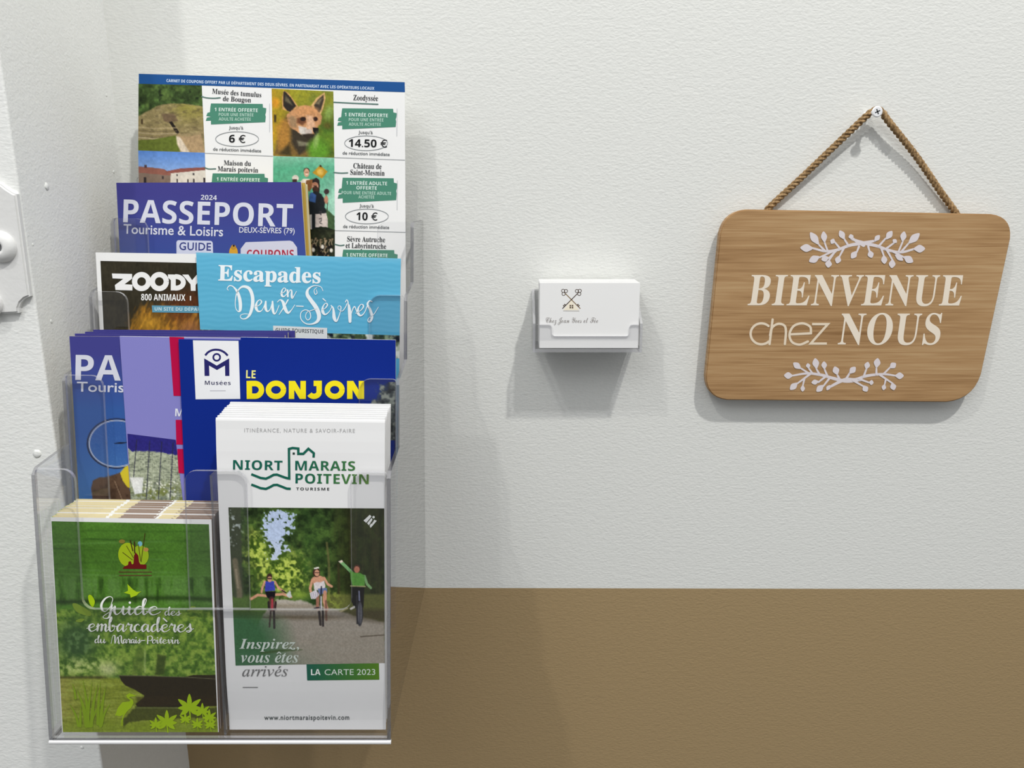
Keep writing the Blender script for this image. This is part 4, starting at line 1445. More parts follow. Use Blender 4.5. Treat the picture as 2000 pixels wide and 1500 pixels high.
def escapades():
    S = Surf(TIERS[2][0] + .0032, TIERS[2][1], LEAN, [(.0010, float(panel(2, .0036).pix([(580, 498)])[0][2]) + .004, .012)], inner)
    TL, TR, BL, BR = (383, 493), (783, 505), (391, 646), (780.5, 656)
    o = booklet('travel_magazine', 'sky blue travel magazine with white script title beside the zoo brochure', S, TL, TR, BL, BR, FLOOR[2] + .0018, .0022, SKY, WHITE_EDGE)
    p = Pic([TL, TR, (780.6, 655), (391, 643.5)], 1.8)
    p.fill((92, 174, 208))
    w = np.sin((p.U / 9.0 + 1.4 * np.sin(p.V / 14))) * 1.6
    band = np.sin((p.V - p.U * .028 + w) / 10.0 * 2 * math.pi)
    p.mix(np.clip(band, 0, 1) * .22, (112, 190, 222)); p.mix(np.clip(-band, 0, 1) * .18, (76, 156, 194))
    p.mix(np.clip((503 + (p.U - 383) * .03 - p.V) / 12, 0, 1) * .45, (150, 206, 228))  # highlight on the curled top of the cover, painted in
    p.build('cover_print', o, S)
    p = Pic([(391, 643.5), (780.6, 655), (780, 700), (393, 695)], 2)
    p.fill((60, 78, 52)); p.mix((fbm(p.U, p.V, 12, 3) - .45) * 5, (140, 160, 130)); p.mix((.45 - fbm(p.U, p.V, 8, 33)) * 5, (24, 30, 40))
    p.mix((fbm(p.U, p.V, 20, 14) - .6) * 6, (216, 222, 214))
    p.build('landscape_photo', o, S)
    A = Art(S, .0003)
    wh = (232, 240, 244)
    A.text('Escapades', 'serif', (426, 547.5), (626, 553), 30, wh, bold=.012, res=6)
    A.build('title_lettering', o)
    A = Art(S, .0003)
    Z = lambda pts: [(380 + x * .22, 480 + y * .22) for x, y in pts]
    def R(pts, w): A.ribbon(Z(pts), [q * .22 for q in w], wh)
    R([(300, 395), (290, 380), (310, 355), (345, 365), (385, 420), (405, 500), (405, 570), (385, 582), (365, 550), (362, 490), (375, 420), (405, 375), (440, 362), (485, 380), (512, 440), (515, 520), (495, 600), (465, 640), (430, 650), (408, 635), (412, 615), (445, 605), (480, 608)],
      [5, 6, 9, 10, 24, 30, 24, 8, 6, 7, 10, 14, 22, 28, 30, 30, 24, 14, 9, 7, 6, 6, 5])
    R([(535, 540), (570, 530), (595, 500), (580, 480), (555, 500), (545, 545), (565, 582), (600, 570), (632, 500)], [5, 7, 12, 7, 12, 26, 16, 7, 6])
    R([(632, 495), (630, 550), (645, 582), (670, 565), (692, 500)], [14, 24, 14, 7, 8])
    R([(692, 495), (694, 560), (706, 602), (725, 590), (750, 530)], [14, 24, 16, 7, 6])
    R([(735, 500), (760, 480), (785, 500), (805, 560), (830, 595), (860, 570), (890, 525)], [6, 9, 24, 30, 20, 8, 5]); R([(750, 612), (790, 550), (830, 480)], [5, 10, 12])
    R([(905, 535), (965, 538)], [9, 9])
    R([(760, 425), (790, 415), (810, 390), (795, 375), (775, 400), (775, 440), (795, 450), (825, 420)], [5, 7, 10, 7, 12, 20, 10, 5])
    R([(825, 395), (828, 450)], [16, 16]); R([(830, 430), (848, 395), (862, 400), (862, 440), (868, 465), (885, 440), (905, 405)], [5, 8, 12, 18, 14, 6, 5])
    R([(1140, 400), (1120, 365), (1060, 355), (1010, 385), (1000, 430), (1030, 480), (1080, 550), (1105, 620), (1090, 670), (1040, 695), (985, 690), (945, 650), (945, 595), (980, 570), (1020, 585), (1030, 635), (1005, 660), (985, 630), (1000, 590), (1050, 570), (1090, 560)],
      [5, 6, 8, 18, 30, 34, 38, 36, 26, 12, 9, 8, 7, 7, 8, 8, 7, 6, 6, 6, 5])
    R([(1085, 370), (1062, 395), (1070, 430), (1088, 420), (1080, 390)], [5, 6, 7, 6, 5])
    R([(1130, 570), (1160, 555), (1180, 525), (1165, 510), (1140, 540), (1138, 585), (1160, 610), (1195, 585), (1218, 545)], [5, 7, 12, 7, 12, 26, 14, 7, 6])
    R([(1140, 470), (1165, 492)], [10, 7])
    R([(1212, 530), (1232, 560), (1240, 640), (1262, 668), (1290, 600), (1300, 545), (1280, 535), (1275, 560), (1310, 580), (1340, 545), (1352, 515)], [8, 16, 30, 14, 7, 8, 6, 5, 6, 7, 8])
    R([(1340, 500), (1350, 480), (1362, 500), (1365, 560)], [8, 7, 10, 8]); R([(1370, 530), (1378, 600), (1380, 672)], [20, 32, 26]); R([(1385, 660), (1395, 590), (1420, 540), (1440, 590)], [6, 7, 10, 5])
    R([(1430, 600), (1480, 570), (1500, 535), (1480, 520), (1455, 550), (1450, 595), (1475, 620), (1510, 590), (1545, 500)], [5, 7, 12, 7, 12, 24, 14, 7, 8])
    R([(1575, 495), (1552, 490), (1535, 520), (1560, 570), (1575, 630), (1560, 672), (1540, 670), (1545, 645), (1590, 610), (1632, 545)], [10, 10, 16, 22, 24, 16, 9, 7, 6, 5])
    A.build('script_lettering', o)
    A = Art(S, .00035)
    A.poly([(533.5, 636), (639, 640.5), (639, 662), (533.5, 658)], (216, 220, 222))
    A.text('GUIDE TOURISTIQUE', 'sb', (538, 648), (632, 651.5), 7.4, (70, 76, 80))
    A.build('subtitle_label', o)


# ------------------------------------------------------------------ second pocket
def second_pocket():
    # indigo passports at the back left
    S = panel(1, .0070)
    TL, TR, BL, BR = (125, 657), (521, 659), (142, 976), (524, 976)
    o = booklet('passport_booklet', 'indigo PASSEPORT booklet with bicycle picture behind the lavender leaflet', S, TL, TR, BL, BR, FLOOR[1] + .0018, .0042, INDIGO, CREAM_EDGE)
    Z = lambda pts: [(110 + x * .2467, 630 + y * .2467) for x, y in pts]
    p = Pic([TL, (300, 657.5), (312, 990), (142, 990)], 1.7)
    p.fill((66, 66, 138))
    p.mix(np.clip((p.V - 690) / 110, 0, 1), (54, 92, 160)); p.mix(np.clip((p.V - 850) / 120, 0, 1), (68, 118, 180))
    cx, cy = Z([(478, 958)])[0]
    r = np.hypot((p.U - cx) / 57.5, (p.V - cy) / 48.5)
    sp = np.abs(np.sin(np.arctan2(p.V - cy, p.U - cx) * 14))
    p.mix((r < .9) * np.clip(.16 - sp, 0, 1) * 2.2, (96, 140, 196))
    p.mix(np.clip((r - .90) * 40, 0, 1) * np.clip((.96 - r) * 40, 0, 1), (196, 198, 208))
    p.mix(np.clip((r - .955) * 40, 0, 1) * np.clip((1.03 - r) * 40, 0, 1), (40, 40, 58))
    p.line(Z([(465, 957), (580, 948)]), 2.6, (28, 28, 40))
    p.poly(Z([(275, 1310), (290, 1250), (340, 1225), (400, 1225), (510, 1185), (560, 1240), (610, 1430), (290, 1430)]), (94, 72, 56), 1.2, sm=0)
    p.mix(np.clip(p.pd(Z([(275, 1310), (290, 1250), (340, 1225), (510, 1185), (610, 1430), (290, 1430)])) / 4, 0, 1) * np.clip((fbm(p.U, p.V, 8, 3) - .45) * 3, 0, 1), (70, 52, 40))
    p.line(Z([(460, 1250), (520, 1400)]), 1.2, (150, 124, 100))
    p.poly(Z([(505, 1190), (545, 1140), (600, 1120), (600, 1320), (560, 1300), (525, 1250)]), (206, 188, 50), 1)
    p.build('bicycle_picture', o, S)
    A = Art(S, .0003)
    w = (212, 214, 226)
    A.text('PA', 'sb', (147, 742), (236, 743.5), 49, w, res=5)
    A.text('SSEPORT', 'sb', (240, 743.5), (512, 748), 49, w)
    A.text('Tourisme & Loisirs', 'r', (150, 764.5), (421, 769), 19, w, bold=.012)
    A.build('title_lettering', o)
    for i, (lab, a, b) in enumerate((('indigo booklet edge just behind the lower PASSEPORT booklet', (146, 651.5), (556, 655)),
                                     ('indigo booklet edge in the middle of the stack behind the lower PASSEPORT', (166, 648), (562, 649.5)),
                                     ('rearmost indigo booklet edge below the zoo brochure', (182, 644), (576, 646)))):
        booklet('passport_booklet', lab, S.shift(.0056 * (i + 1)), a, b, (a[0] + 16, 976), (b[0] + 4, 976), FLOOR[1] + .0018, .0036, INDIGO, CREAM_EDGE)

    # lavender leaflet
    S = panel(1, .0056)
    TL, TR, BL, BR = (233.5, 657), (560, 662), (255.5, 978), (566, 980)
    o = leaflet('museum_leaflet', 'lavender leaflet with crimson stripe and stone wall picture', S, TL, TR, BL, BR, FLOOR[1] + .0018, .0010, [LAVENDER, WHITE_EDGE])
    A = Art(S, .0002)
    red = (184, 8, 68)
    A.poly(Z([(895, 113), (1010, 116), (1030, 582), (928, 580)]), red)
    A.poly(Z([(945, 770), (1050, 772), (1055, 968), (950, 965)]), red)
    A.poly(Z([(957, 1000), (1060, 1002), (1070, 1200), (968, 1192)]), red)
    A.text('M', 'sb', (342, 813), (358, 813.5), 15, (226, 228, 240))
    A.build('crimson_stripe', o)
    p = Pic([Z([(563, 880)])[0], Z([(945, 928)])[0], Z([(1010, 1480)])[0], Z([(592, 1480)])[0]], 1.3)
    p.fill((44, 40, 120))
    edge = 884 + 0 * p.U
    top = np.interp(p.U, [248, 258, 275, 300, 330, 360], [872, 882, 880, 880, 886, 890])
    t = np.clip((p.V - top + (fbm(p.U, p.V, 4, 3) - .5) * 6) / 2, 0, 1)
    p.mix(t, (162, 170, 146))
    st = fbm(p.U, p.V, 7, 5, 3, 4)
    p.mix(t * np.clip((st - .5) * 4, 0, 1) * .6, (196, 202, 180)); p.mix(t * np.clip((.42 - st) * 6, 0, 1) * .7, (96, 104, 92))
    mo = np.minimum(np.abs((p.V / 5.0) % 1 - .5), np.abs(((p.U + 4 * (np.floor(p.V / 5.0) % 2)) / 9.0) % 1 - .5))
    p.mix(t * (mo < .08) * (fbm(p.U, p.V, 14, 9) > .5) * .5, (84, 92, 82))
    p.mix(np.clip((p.V - 934) / 25, 0, 1) * np.clip((fbm(p.U, p.V, 6, 15) - .42) * 4, 0, 1), (122, 130, 74))
    p.poly(Z([(580, 1225), (690, 1225), (680, 1350), (620, 1360)]), (226, 228, 226), 2)
    rnd = random.Random(4)
    for i in range(40):
        x, y = Z([(rnd.uniform(690, 960), rnd.uniform(1250, 1380))])[0]
        p.ell(x, y, 1.8, 1.5, (222, 224, 208), 1)
    for a_, b_ in (((637, 930), (612, 1220)), ((740, 940), (712, 1400)), ((835, 945), (808, 1400)), ((925, 950), (900, 1400))):
        p.line(Z([a_, b_]), 1.6, (44, 44, 66), 1)
    p.grain(3, .14, 8)
    p.build('stone_wall_photo', o, S)

    # le donjon
    S = panel(1, .0031)
    TL, TR, BL, BR = (348.5, 662.5), (779, 669), (360, 926), (776.5, 800)
    o = leaflet('castle_leaflet', 'royal blue castle leaflet with big yellow title and white museum badge', S, TL, TR, BL, BR, FLOOR[1] + .0018, .0009, [ROYAL, ROYAL])
    Q = lambda pts: [(340 + x * .23, 640 + y * .23) for x, y in pts]
    A = Art(S, .0002)
    nv = (40, 38, 104)
    A.poly(Q([(160, 107), (547, 112), (562, 605), (183, 608)]), (238, 239, 242))
    A.ribbon(Q([(264, 236), (290, 208), (325, 191), (360, 187), (395, 193), (430, 212), (456, 238)]), 4.2, nv, caps=False)
    c = Q([(362, 252)])[0]; A.ring(c[0], c[1], 6.6, 6.6, 3.6, nv, 0, 360)
    A.poly(Q([(255, 260), (362, 322), (468, 260), (470, 410), (434, 410), (432, 322), (364, 360), (297, 322), (300, 410), (259, 410)]), nv)
    A.text('Musées', 'sb', (400, 751.5), (450.5, 752), 7.8, (56, 56, 92), spacing=1.12)
    A.line([(410, 763.5), (441, 763.5)], 1.2, (170, 170, 180))
    A.build('museum_badge', o)
    A = Art(S, .0002)
    ye = (242, 224, 30)
    A.text('LE', 'sb', (480.5, 738.5), (499, 739), 15.6, (236, 232, 140))
    wd = 46; h0, h1 = 452, 605
    def L(pts, k=wd): A.line(Q(pts), k * .23, ye)
    def ring(cx, rx, ry, cy=528): q = Q([(cx, cy)])[0]; A.ring(q[0], q[1], rx * .23, ry * .23, wd * .23, ye, 0, 360)
    L([(638, h0), (640, h1)])
    a = np.linspace(-math.pi / 2, math.pi / 2, 26)
    A.ribbon(Q(list(zip(686 + 56 * np.cos(a), 528 + 54 * np.sin(a)))), wd * .23, ye, sm=0, caps=False)
    L([(636, h0 + 22), (690, h0 + 22)]); L([(636, h1 - 23), (690, h1 - 23)])
    ring(865, 64, 56)
    for x in (975, 1470):
        L([(x + 22, h0), (x + 22, h1)]); L([(x + 121, h0), (x + 121, h1)]); A.poly(Q([(x, h0), (x + 52, h0), (x + 143, h1), (x + 92, h1)]), ye)
    L([(1232, h0), (1232, 545)])
    a = np.linspace(0, math.radians(150), 18)
    A.ribbon(Q(list(zip(1188 + 44 * np.cos(a), 545 + 38 * np.sin(a)))), wd * .23, ye, sm=0, caps=False)
    L([(1185, h0 + 21), (1254, h0 + 21)])
    ring(1364, 62, 56)
    A.build('title_lettering', o)
    p = Pic([(700, 746), (778, 746), (776, 860), (700, 860)], 1.4)
    p.fill((12, 42, 134))
    q = fbm(p.U, p.V, 9, 3)
    m = np.clip((p.U - 718 - (790 - p.V) * .55) / 16 + (q - .5) * 3, 0, 1)
    p.mix(m, (66, 72, 74)); p.mix(m * np.clip((q - .45) * 5, 0, 1), (140, 146, 138)); p.mix(m * np.clip((.42 - q) * 6, 0, 1), (34, 38, 42))
    p.build('treetop_photo', o, S)
    leaflet('castle_leaflet', 'second royal blue leaflet peeking out behind the yellow-titled castle leaflet', S.shift(.0013), (470, 658.5), (773, 664), (480, 900), (776, 800), FLOOR[1] + .0018, .0008, [ROYAL, WHITE_EDGE])


# ------------------------------------------------------------------ lowest pocket, left: boat-trip guides
LETTER = {  # cursive skeletons in a unit x-height box, y down from the x-height line (0) to the baseline (1)
    'e': ([(-.12, .62), (.18, .52), (.42, .25), (.30, .0), (.08, .2), (.05, .65), (.22, 1.0), (.48, .85), (.62, .62)], .62),
    'u': ([(-.05, .3), (.06, .02), (.06, .6), (.18, 1.0), (.38, .7), (.50, .02), (.50, .7), (.60, 1.0), (.78, .62)], .76),
    'i': ([(-.05, .4), (.06, .05), (.06, .7), (.16, 1.0), (.34, .62)], .34),
    'd': ([(.42, .1), (.22, .0), (.03, .45), (.12, .98), (.34, .75), (.46, .1), (.56, -.7), (.50, -.95), (.42, -.6), (.44, .4), (.52, .98), (.74, .62)], .74),
    'm': ([(-.05, .4), (.06, .02), (.06, 1.0), (.12, .4), (.28, .02), (.36, .25), (.34, 1.0), (.40, .4), (.56, .02), (.64, .25), (.63, .75), (.72, 1.0), (.88, .62)], .88),
    'b': ([(-.08, .5), (.14, -.5), (.12, -.95), (.02, -.5), (.04, .6), (.16, 1.0), (.38, .75), (.40, .25), (.24, .2), (.3, .34), (.6, .3)], .58),
    'a': ([(.40, .12), (.22, .0), (.03, .45), (.12, .98), (.32, .7), (.44, .05), (.44, .7), (.54, 1.0), (.72, .62)], .70),
    'r': ([(-.05, .4), (.08, -.1), (.16, .1), (.36, .08), (.32, .6), (.42, 1.0), (.58, .62)], .56),
    'c': ([(.36, .2), (.26, .0), (.06, .3), (.06, .75), (.22, 1.0), (.44, .85), (.56, .62)], .55),
    's': ([(-.08, .62), (.16, .3), (.26, -.1), (.30, .3), (.38, .75), (.20, 1.02), (.04, .88), (.2, .8), (.56, .55)], .50),
    'n': ([(-.05, .4), (.06, .02), (.06, 1.0), (.12, .4), (.30, .02), (.38, .25), (.37, .75), (.46, 1.0), (.62, .62)], .62),
    'o': ([(.28, .02), (.06, .3), (.08, .85), (.26, .98), (.42, .6), (.34, .08), (.28, .12), (.40, .22), (.6, .15)], .56),
    't': ([(-.08, .5), (.12, -.2), (.16, -.6), (.12, .6), (.22, 1.0), (.42, .62)], .38),
    'v': ([(-.04, .2), (.08, .0), (.16, .6), (.22, 1.0), (.40, .5), (.42, .0), (.36, .1), (.56, .15)], .52),
}


def cursive(A, s, x0, y0, x1, y1, xh, wmin, wmax, col):
    tot = sum(LETTER[c][1] for c in s)
    k = (x1 - x0) / tot
    x = 0.0
    for c in s:
        pts, adv = LETTER[c]
        q = []
        for px, py in pts:
            X = x0 + (x + px) * k
            Y = y0 + (y1 - y0) * (X - x0) / (x1 - x0) + (py - 1) * xh
            q.append((X + (1 - py) * xh * .10, Y))
        A.brush(q, wmin, wmax, col)
        if c == 'i':
            X = x0 + (x + .12) * k
            A.ellipse(X, y0 + (y1 - y0) * (X - x0) / (x1 - x0) - xh * 1.45, wmax * .5, wmax * .5, col, 12)
        if c == 't':
            X = x0 + x * k
            A.ribbon([(X - .02 * k, y0 - xh * 1.05), (X + .34 * k, y0 - xh * 1.1)], wmin * 1.2, col, sm=0)
        x += adv


def guide():
    S = Surf(TIERS[0][0] + .0042, TIERS[0][1], LEAN, lim=left_bay)
    TL, TR, BL, BR = (99, 1010), (417, 1014.5), (121, 1424), (427, 1424)
    edge = bpy.data.materials.new('map_printed_page_edges'); edge.use_nodes = True
    nt = edge.node_tree; pb = nt.nodes['Principled BSDF']; pb.inputs['Roughness'].default_value = .7
    tc = nt.nodes.new('ShaderNodeTexCoord'); sx = nt.nodes.new('ShaderNodeSeparateXYZ'); rp = nt.nodes.new('ShaderNodeValToRGB')
    mr = nt.nodes.new('ShaderNodeMapRange'); mr.inputs[1].default_value = -.052; mr.inputs[2].default_value = .052
    nz = nt.nodes.new('ShaderNodeTexNoise'); nz.inputs['Scale'].default_value = 160
    ad = nt.nodes.new('ShaderNodeMath'); ad.operation = 'MULTIPLY_ADD'; ad.inputs[1].default_value = .016; 
    nt.links.new(tc.outputs['Object'], nz.inputs['Vector']); nt.links.new(tc.outputs['Object'], sx.inputs[0])
    nt.links.new(nz.outputs['Fac'], ad.inputs[0]); nt.links.new(sx.outputs['X'], ad.inputs[2]); nt.links.new(ad.outputs[0], mr.inputs[0])
    el = rp.color_ramp.elements; rp.color_ramp.interpolation = 'CONSTANT'
    crm, brn, grn, wht = (208, 194, 148), (138, 118, 102), (150, 178, 62), (226, 226, 218)
    for pos, c in ((0, grn), (.07, crm), (.40, wht), (.44, crm), (.50, brn), (.70, wht), (.73, crm), (.84, brn)):
        x = el[0] if pos == 0 else el.new(pos)
        x.color = (*lin(c), 1); x.position = pos
    el[-1].color = (*lin(brn), 1)
    nt.links.new(mr.outputs[0], rp.inputs[0]); nt.links.new(rp.outputs[0], pb.inputs['Base Color'])

    w = S.pix([TL, TR])
    o = thing('boat_guide', 'front green boat guide booklet with heron and black boat on its cover', 'brochure', (float((w[0][0] + w[1][0]) / 2), float(S.Y(0, FLOOR[0])) - D, FLOOR[0] + .0014))
    sheet('cover', o, S, TL, TR, BL, BR, FLOOR[0] + .0014, .0002, [PAPER_W, edge])
    sheet('page_block', o, S, TL, TR, BL, BR, FLOOR[0] + .0014, .0036, [WHITE_EDGE, edge], y0=.0002, inset=.0015)
    for i in range(7):
        clone(o, (random.uniform(-.0009, -.0001), .0041 * (i + 1), random.uniform(-.0004, .0006)),
              ['%s green boat guide in the stack behind the heron cover, cream and brown top edge' % n for n in ('second', 'third', 'fourth', 'fifth', 'sixth', 'seventh', 'rearmost')][i], 'green boat guides stacked in the lowest left pocket')
    o['group'] = 'green boat guides stacked in the lowest left pocket'
    Q1 = lambda pts: [(90 + x * .2133, 970 + y * .2133) for x, y in pts]
    Q2 = lambda pts: [(90 + x * .18, 1220 + y * .18) for x, y in pts]
    p = Pic([(100.5, 1018), (408, 1024), (425.8, 1430), (122.8, 1430)], 1.5)
    U, V = p.U, p.V
    p.fill((74, 116, 40))
    p.mix(np.clip((U - 330) / 80, 0, 1) * .5, (70, 100, 48))
    p.grain(60, .15, 3)
    for v, b, c, al in ((1051, 6, (46, 78, 28), .7), (1062, -4, (96, 140, 66), .5), (1073, 5, (52, 84, 30), .6), (1090, 3, (92, 134, 70), .4), (1100, -5, (58, 92, 34), .5), (1112, 6, (98, 140, 74), .5), (1122, 4, (110, 150, 86), .35), (1036, 2, (56, 92, 32), .5), (1134, 8, (60, 96, 36), .5)):
        y = v + b * np.sin((U - 150) / 120)
        p.mix(np.exp(-((V - y) / 2.2) ** 2) * al * np.clip((fbm(U, V, 60, v, 2, 8) - .2) * 2.4, 0, 1), c)
    m = np.clip((V - 1124) / 8, 0, 1) * np.clip((1184 - V) / 8, 0, 1)
    st = fbm(U, V, 11, 40, 3, 60)
    p.mix(m * np.clip((st - .45) * 5, 0, 1) * .7, (94, 132, 66)); p.mix(m * np.clip((.45 - st) * 5, 0, 1) * .75, (42, 68, 24))
    p.mix(np.exp(-((V - 1172 - 4 * np.sin(U / 70)) / 5) ** 2) * .75, (34, 54, 20))
    m = np.clip((V - 1186) / 10, 0, 1)
    p.mix(m, (98, 134, 44))
    f1 = fbm(U, V, 8, 50, 3); f2 = fbm(U, V, 44, 61, 2)
    p.mix(m * np.clip((f1 - .46) * 5, 0, 1) * .75, (152, 178, 72)); p.mix(m * np.clip((.46 - f1) * 5, 0, 1) * .75, (58, 90, 28))
    tree = np.exp(-((U - 150) / 42) ** 2 - ((V - 1252) / 44) ** 2)
    p.mix(np.clip(tree * 1.5 - .2, 0, 1) * m * .8, (52, 82, 46)); p.mix(tree * np.clip((f1 - .5) * 5, 0, 1) * .6, (112, 148, 92))
    p.mix(m * np.exp(-((U - 230) / 40) ** 2 - ((V - 1200) / 16) ** 2) * .6, (72, 104, 40))
    band = np.exp(-((V - 1302) / 16) ** 2) * np.clip((f1 - .3) * 2.6, 0, 1) * np.clip((250 - U) / 60, 0.15, 1)
    p.mix(band, (190, 204, 126))
    p.mix(np.exp(-((U - 212) / 18) ** 2 - ((V - 1308) / 13) ** 2) * .8, (200, 204, 150))
    p.poly(Q2([(1210, 320), (1300, 340), (1285, 540), (1180, 550)]), (58, 74, 26), 5, al=.85, jit=2)
    p.poly(Q2([(1000, 240), (1060, 260), (1050, 540), (930, 540), (940, 400)]), (84, 108, 40), 5, al=.6, jit=2)
    p.mix(np.exp(-((U - 283) / 2.2) ** 2) * np.clip((V - 1265) / 10, 0, 1) * np.clip((1318 - V) / 8, 0, 1) * .7, (168, 186, 112))
    w_ = np.clip((V - (1322 + 0 * U)) / 5, 0, 1)
    p.mix(w_, (136, 148, 48))
    p.mix(w_ * np.clip((160 - U) / 40, 0, 1) * .6, (172, 160, 92))
    rp_ = fbm(U, V, 30, 70, 3, 4)
    p.mix(w_ * np.clip((rp_ - .5) * 4, 0, 1) * .5, (170, 184, 88)); p.mix(w_ * np.clip((.45 - rp_) * 4, 0, 1) * .5, (92, 104, 24))
    p.mix(np.clip((V - 1398) / 20, 0, 1) * .5, (120, 142, 36))
    p.mix(np.exp(-((V - 1323) / 3) ** 2) * np.clip((218 - U) / 20, 0, 1) * .7, (70, 62, 28))
    p.poly(Q2([(960, 910), (1000, 870), (1500, 880), (1860, 900), (1870, 1010), (1400, 1020), (1100, 1040), (900, 1060), (840, 1120), (830, 1020)]), (66, 70, 28), 3, al=.85, jit=3, js=8)
    p.poly(Q2([(790, 550), (1100, 556), (1500, 568), (1600, 545), (1850, 545), (1870, 885), (1400, 895), (990, 890), (970, 860), (1060, 790), (1064, 768), (960, 705), (860, 660), (815, 610)]), (46, 38, 20), 1.4)
    p.mix(np.clip(p.pd(Q2([(960, 770), (1870, 760), (1870, 885), (990, 890)])) / 4, 0, 1) * .5, (56, 44, 22))
    p.line(Q2([(790, 552), (1100, 556), (1500, 570), (1850, 590)]), 1.6, (112, 112, 84), 1.2, .7)
    p.line(Q2([(980, 905), (1300, 905), (1600, 903)]), 1.3, (150, 160, 110), 1.2, .6)
    p.grain(2.6, .14, 90, 2)
    p.build('cover_photo', o, S, .00008)
    # flat lime silhouettes
    A = Art(S, .0003)
    lime = (162, 194, 22)
    l2 = (134, 164, 28)
    for b, t, w0 in (((350, 1100), (255, 860), 22), ((370, 1100), (380, 880), 24), ((440, 1100), (330, 690), 34), ((460, 1100), (400, 600), 30), ((490, 1100), (560, 640), 30), ((480, 1100), (620, 830), 26),
                     ((590, 1100), (650, 660), 30), ((600, 1090), (700, 850), 24), ((560, 1080), (590, 620), 26), ((450, 1100), (500, 620), 24), ((320, 800), (285, 640), 22)):
        mid = ((b[0] + t[0]) / 2 - (t[0] - b[0]) * .18, (b[1] + t[1]) / 2)
        A.ribbon(Q2([b, mid, t]), [w0 * .18 * 1.25, w0 * .18, .4], l2)
    A.build('reed_silhouette', o)
    A = Art(S, .0003)
    A.poly(Q2([(868, 768), (905, 742), (960, 765), (985, 775), (920, 782), (900, 790), (940, 815), (950, 850), (925, 900), (880, 940), (850, 985), (830, 1040), (822, 1040), (835, 980), (800, 995), (760, 985), (745, 1000), (780, 900), (830, 840), (905, 835), (915, 820), (880, 795)]), lime)
    A.line(Q2([(832, 1030), (830, 1100)]), 1.3, lime); A.line(Q2([(822, 1030), (815, 1098)]), 1.3, lime)
    A.build('heron_silhouette', o)
    A = Art(S, .0003)

    def petal(c, a, L, wd):
        c = np.array(c, float); d = np.array([math.cos(math.radians(a)), -math.sin(math.radians(a))]); n = np.array([-d[1], d[0]])
        A.poly(smooth_pts([c, c + d * L * .45 + n * wd / 2, c + d * L, c + d * L * .45 - n * wd / 2], 5, True), lime)
    for c, s in (((1555, 905), 1.0), ((1310, 1065), .9), ((1695, 945), .62), ((1510, 1030), .5), ((1770, 1010), .6), ((1640, 1085), .5), ((1190, 1090), .55), ((1780, 1090), .5)):
        (q,) = Q2([c])
        for a in (90, 38, 142, 0, 180, 218, 322): petal(q, a, 28 * s * (1 if a in (90, 38, 142) else .8), 9.5 * s)
        A.ribbon([q, (q[0] + 2, q[1] + 16 * s + 4)], 2.6 * s, lime)
    A.build('plant_silhouette', o)
    A = Art(S, .0003)
    for pts in ([(385, 910), (410, 900), (440, 940), (445, 975), (425, 1012), (395, 970)], [(240, 985), (275, 978), (330, 1005), (380, 1035), (412, 1062), (405, 1092), (350, 1085), (275, 1050)], [(270, 1140), (310, 1118), (352, 1122), (320, 1150)], [(1290, 1050), (1330, 1005), (1370, 1010), (1350, 1040)], [(1315, 1108), (1340, 1098), (1375, 1105), (1345, 1118)]):
        A = Art(S, .0003)
        A.poly(smooth_pts(Q1(pts), 4, True), lime if pts[0][0] < 390 and pts[0][1] < 950 else (128, 154, 50))
        A.build('leaf_silhouette', o)
    A = Art(S, .0003)
    A.poly(Q1([(712, 880), (750, 862), (745, 800), (795, 850), (830, 872), (875, 868), (850, 882), (828, 905), (775, 925), (768, 895)]), (168, 200, 30))
    A.build('bird_silhouette', o)
    # emblem
    A = Art(S, .0003)
    A.ellipse(*Q1([(745, 530)])[0], 18, 23, (158, 180, 30)); A.ellipse(*Q1([(860, 540)])[0], 17, 20, (146, 172, 34))
    A.ellipse(*Q1([(860, 432)])[0], 4.5, 5, (116, 176, 190)); A.ellipse(*Q1([(915, 485)])[0], 5, 4, (176, 132, 72)); A.ellipse(*Q1([(695, 410)])[0], 6, 4, (132, 116, 50))
    mar = (104, 22, 24)
    A.poly(Q1([(700, 660), (715, 640), (750, 625), (755, 595), (775, 590), (785, 618), (800, 620), (805, 540), (820, 510), (845, 540), (852, 600), (865, 620), (918, 622), (918, 662)]), mar)
    for a_, b_, w_ in (((770, 400), (795, 500), 2.2), ((808, 410), (812, 520), 2.4), ((905, 335), (870, 600), 1.3), ((845, 430), (865, 590), 1.2), ((700, 510), (790, 580), 1.2), ((735, 450), (800, 560), 1.1)):
        A.line(Q1([a_, b_]), w_, (66, 50, 20))
    A.line(Q1([(665, 690), (968, 690)]), 1.4, (96, 62, 40)); A.line(Q1([(668, 722), (968, 722)]), 1.6, (96, 62, 40))
    A.build('emblem', o)
    # lettering
    A = Art(S, .0004)
    w = (236, 238, 232)
    A.brush(Q1([(600, 975), (610, 935), (585, 915), (540, 935), (508, 985), (512, 1035), (545, 1050), (585, 1010), (600, 985), (592, 1050), (575, 1105), (540, 1115), (522, 1100), (560, 1070), (620, 1040)]), 1.3, 4.6, w)
    x = np.array(Q1([(612, 1078), (1045, 1082)]))
    cursive(A, 'uide', x[0][0], x[0][1], x[1][0], x[1][1], 16, 1.5, 4.8, w)
    x = np.array(Q1([(1085, 1085), (1230, 1088)])); cursive(A, 'des', x[0][0], x[0][1] + .5, x[1][0], x[1][1], 8.5, 1.0, 2.4, w)
    x = np.array(Q1([(385, 1232), (1340, 1240)])); cursive(A, 'embarcaderes', x[0][0], x[0][1], x[1][0], x[1][1], 14.5, 1.3, 4.2, w)
    e = Q1([(1075, 1115), (1105, 1142)]); A.ribbon(e, 2.6, w, sm=0)
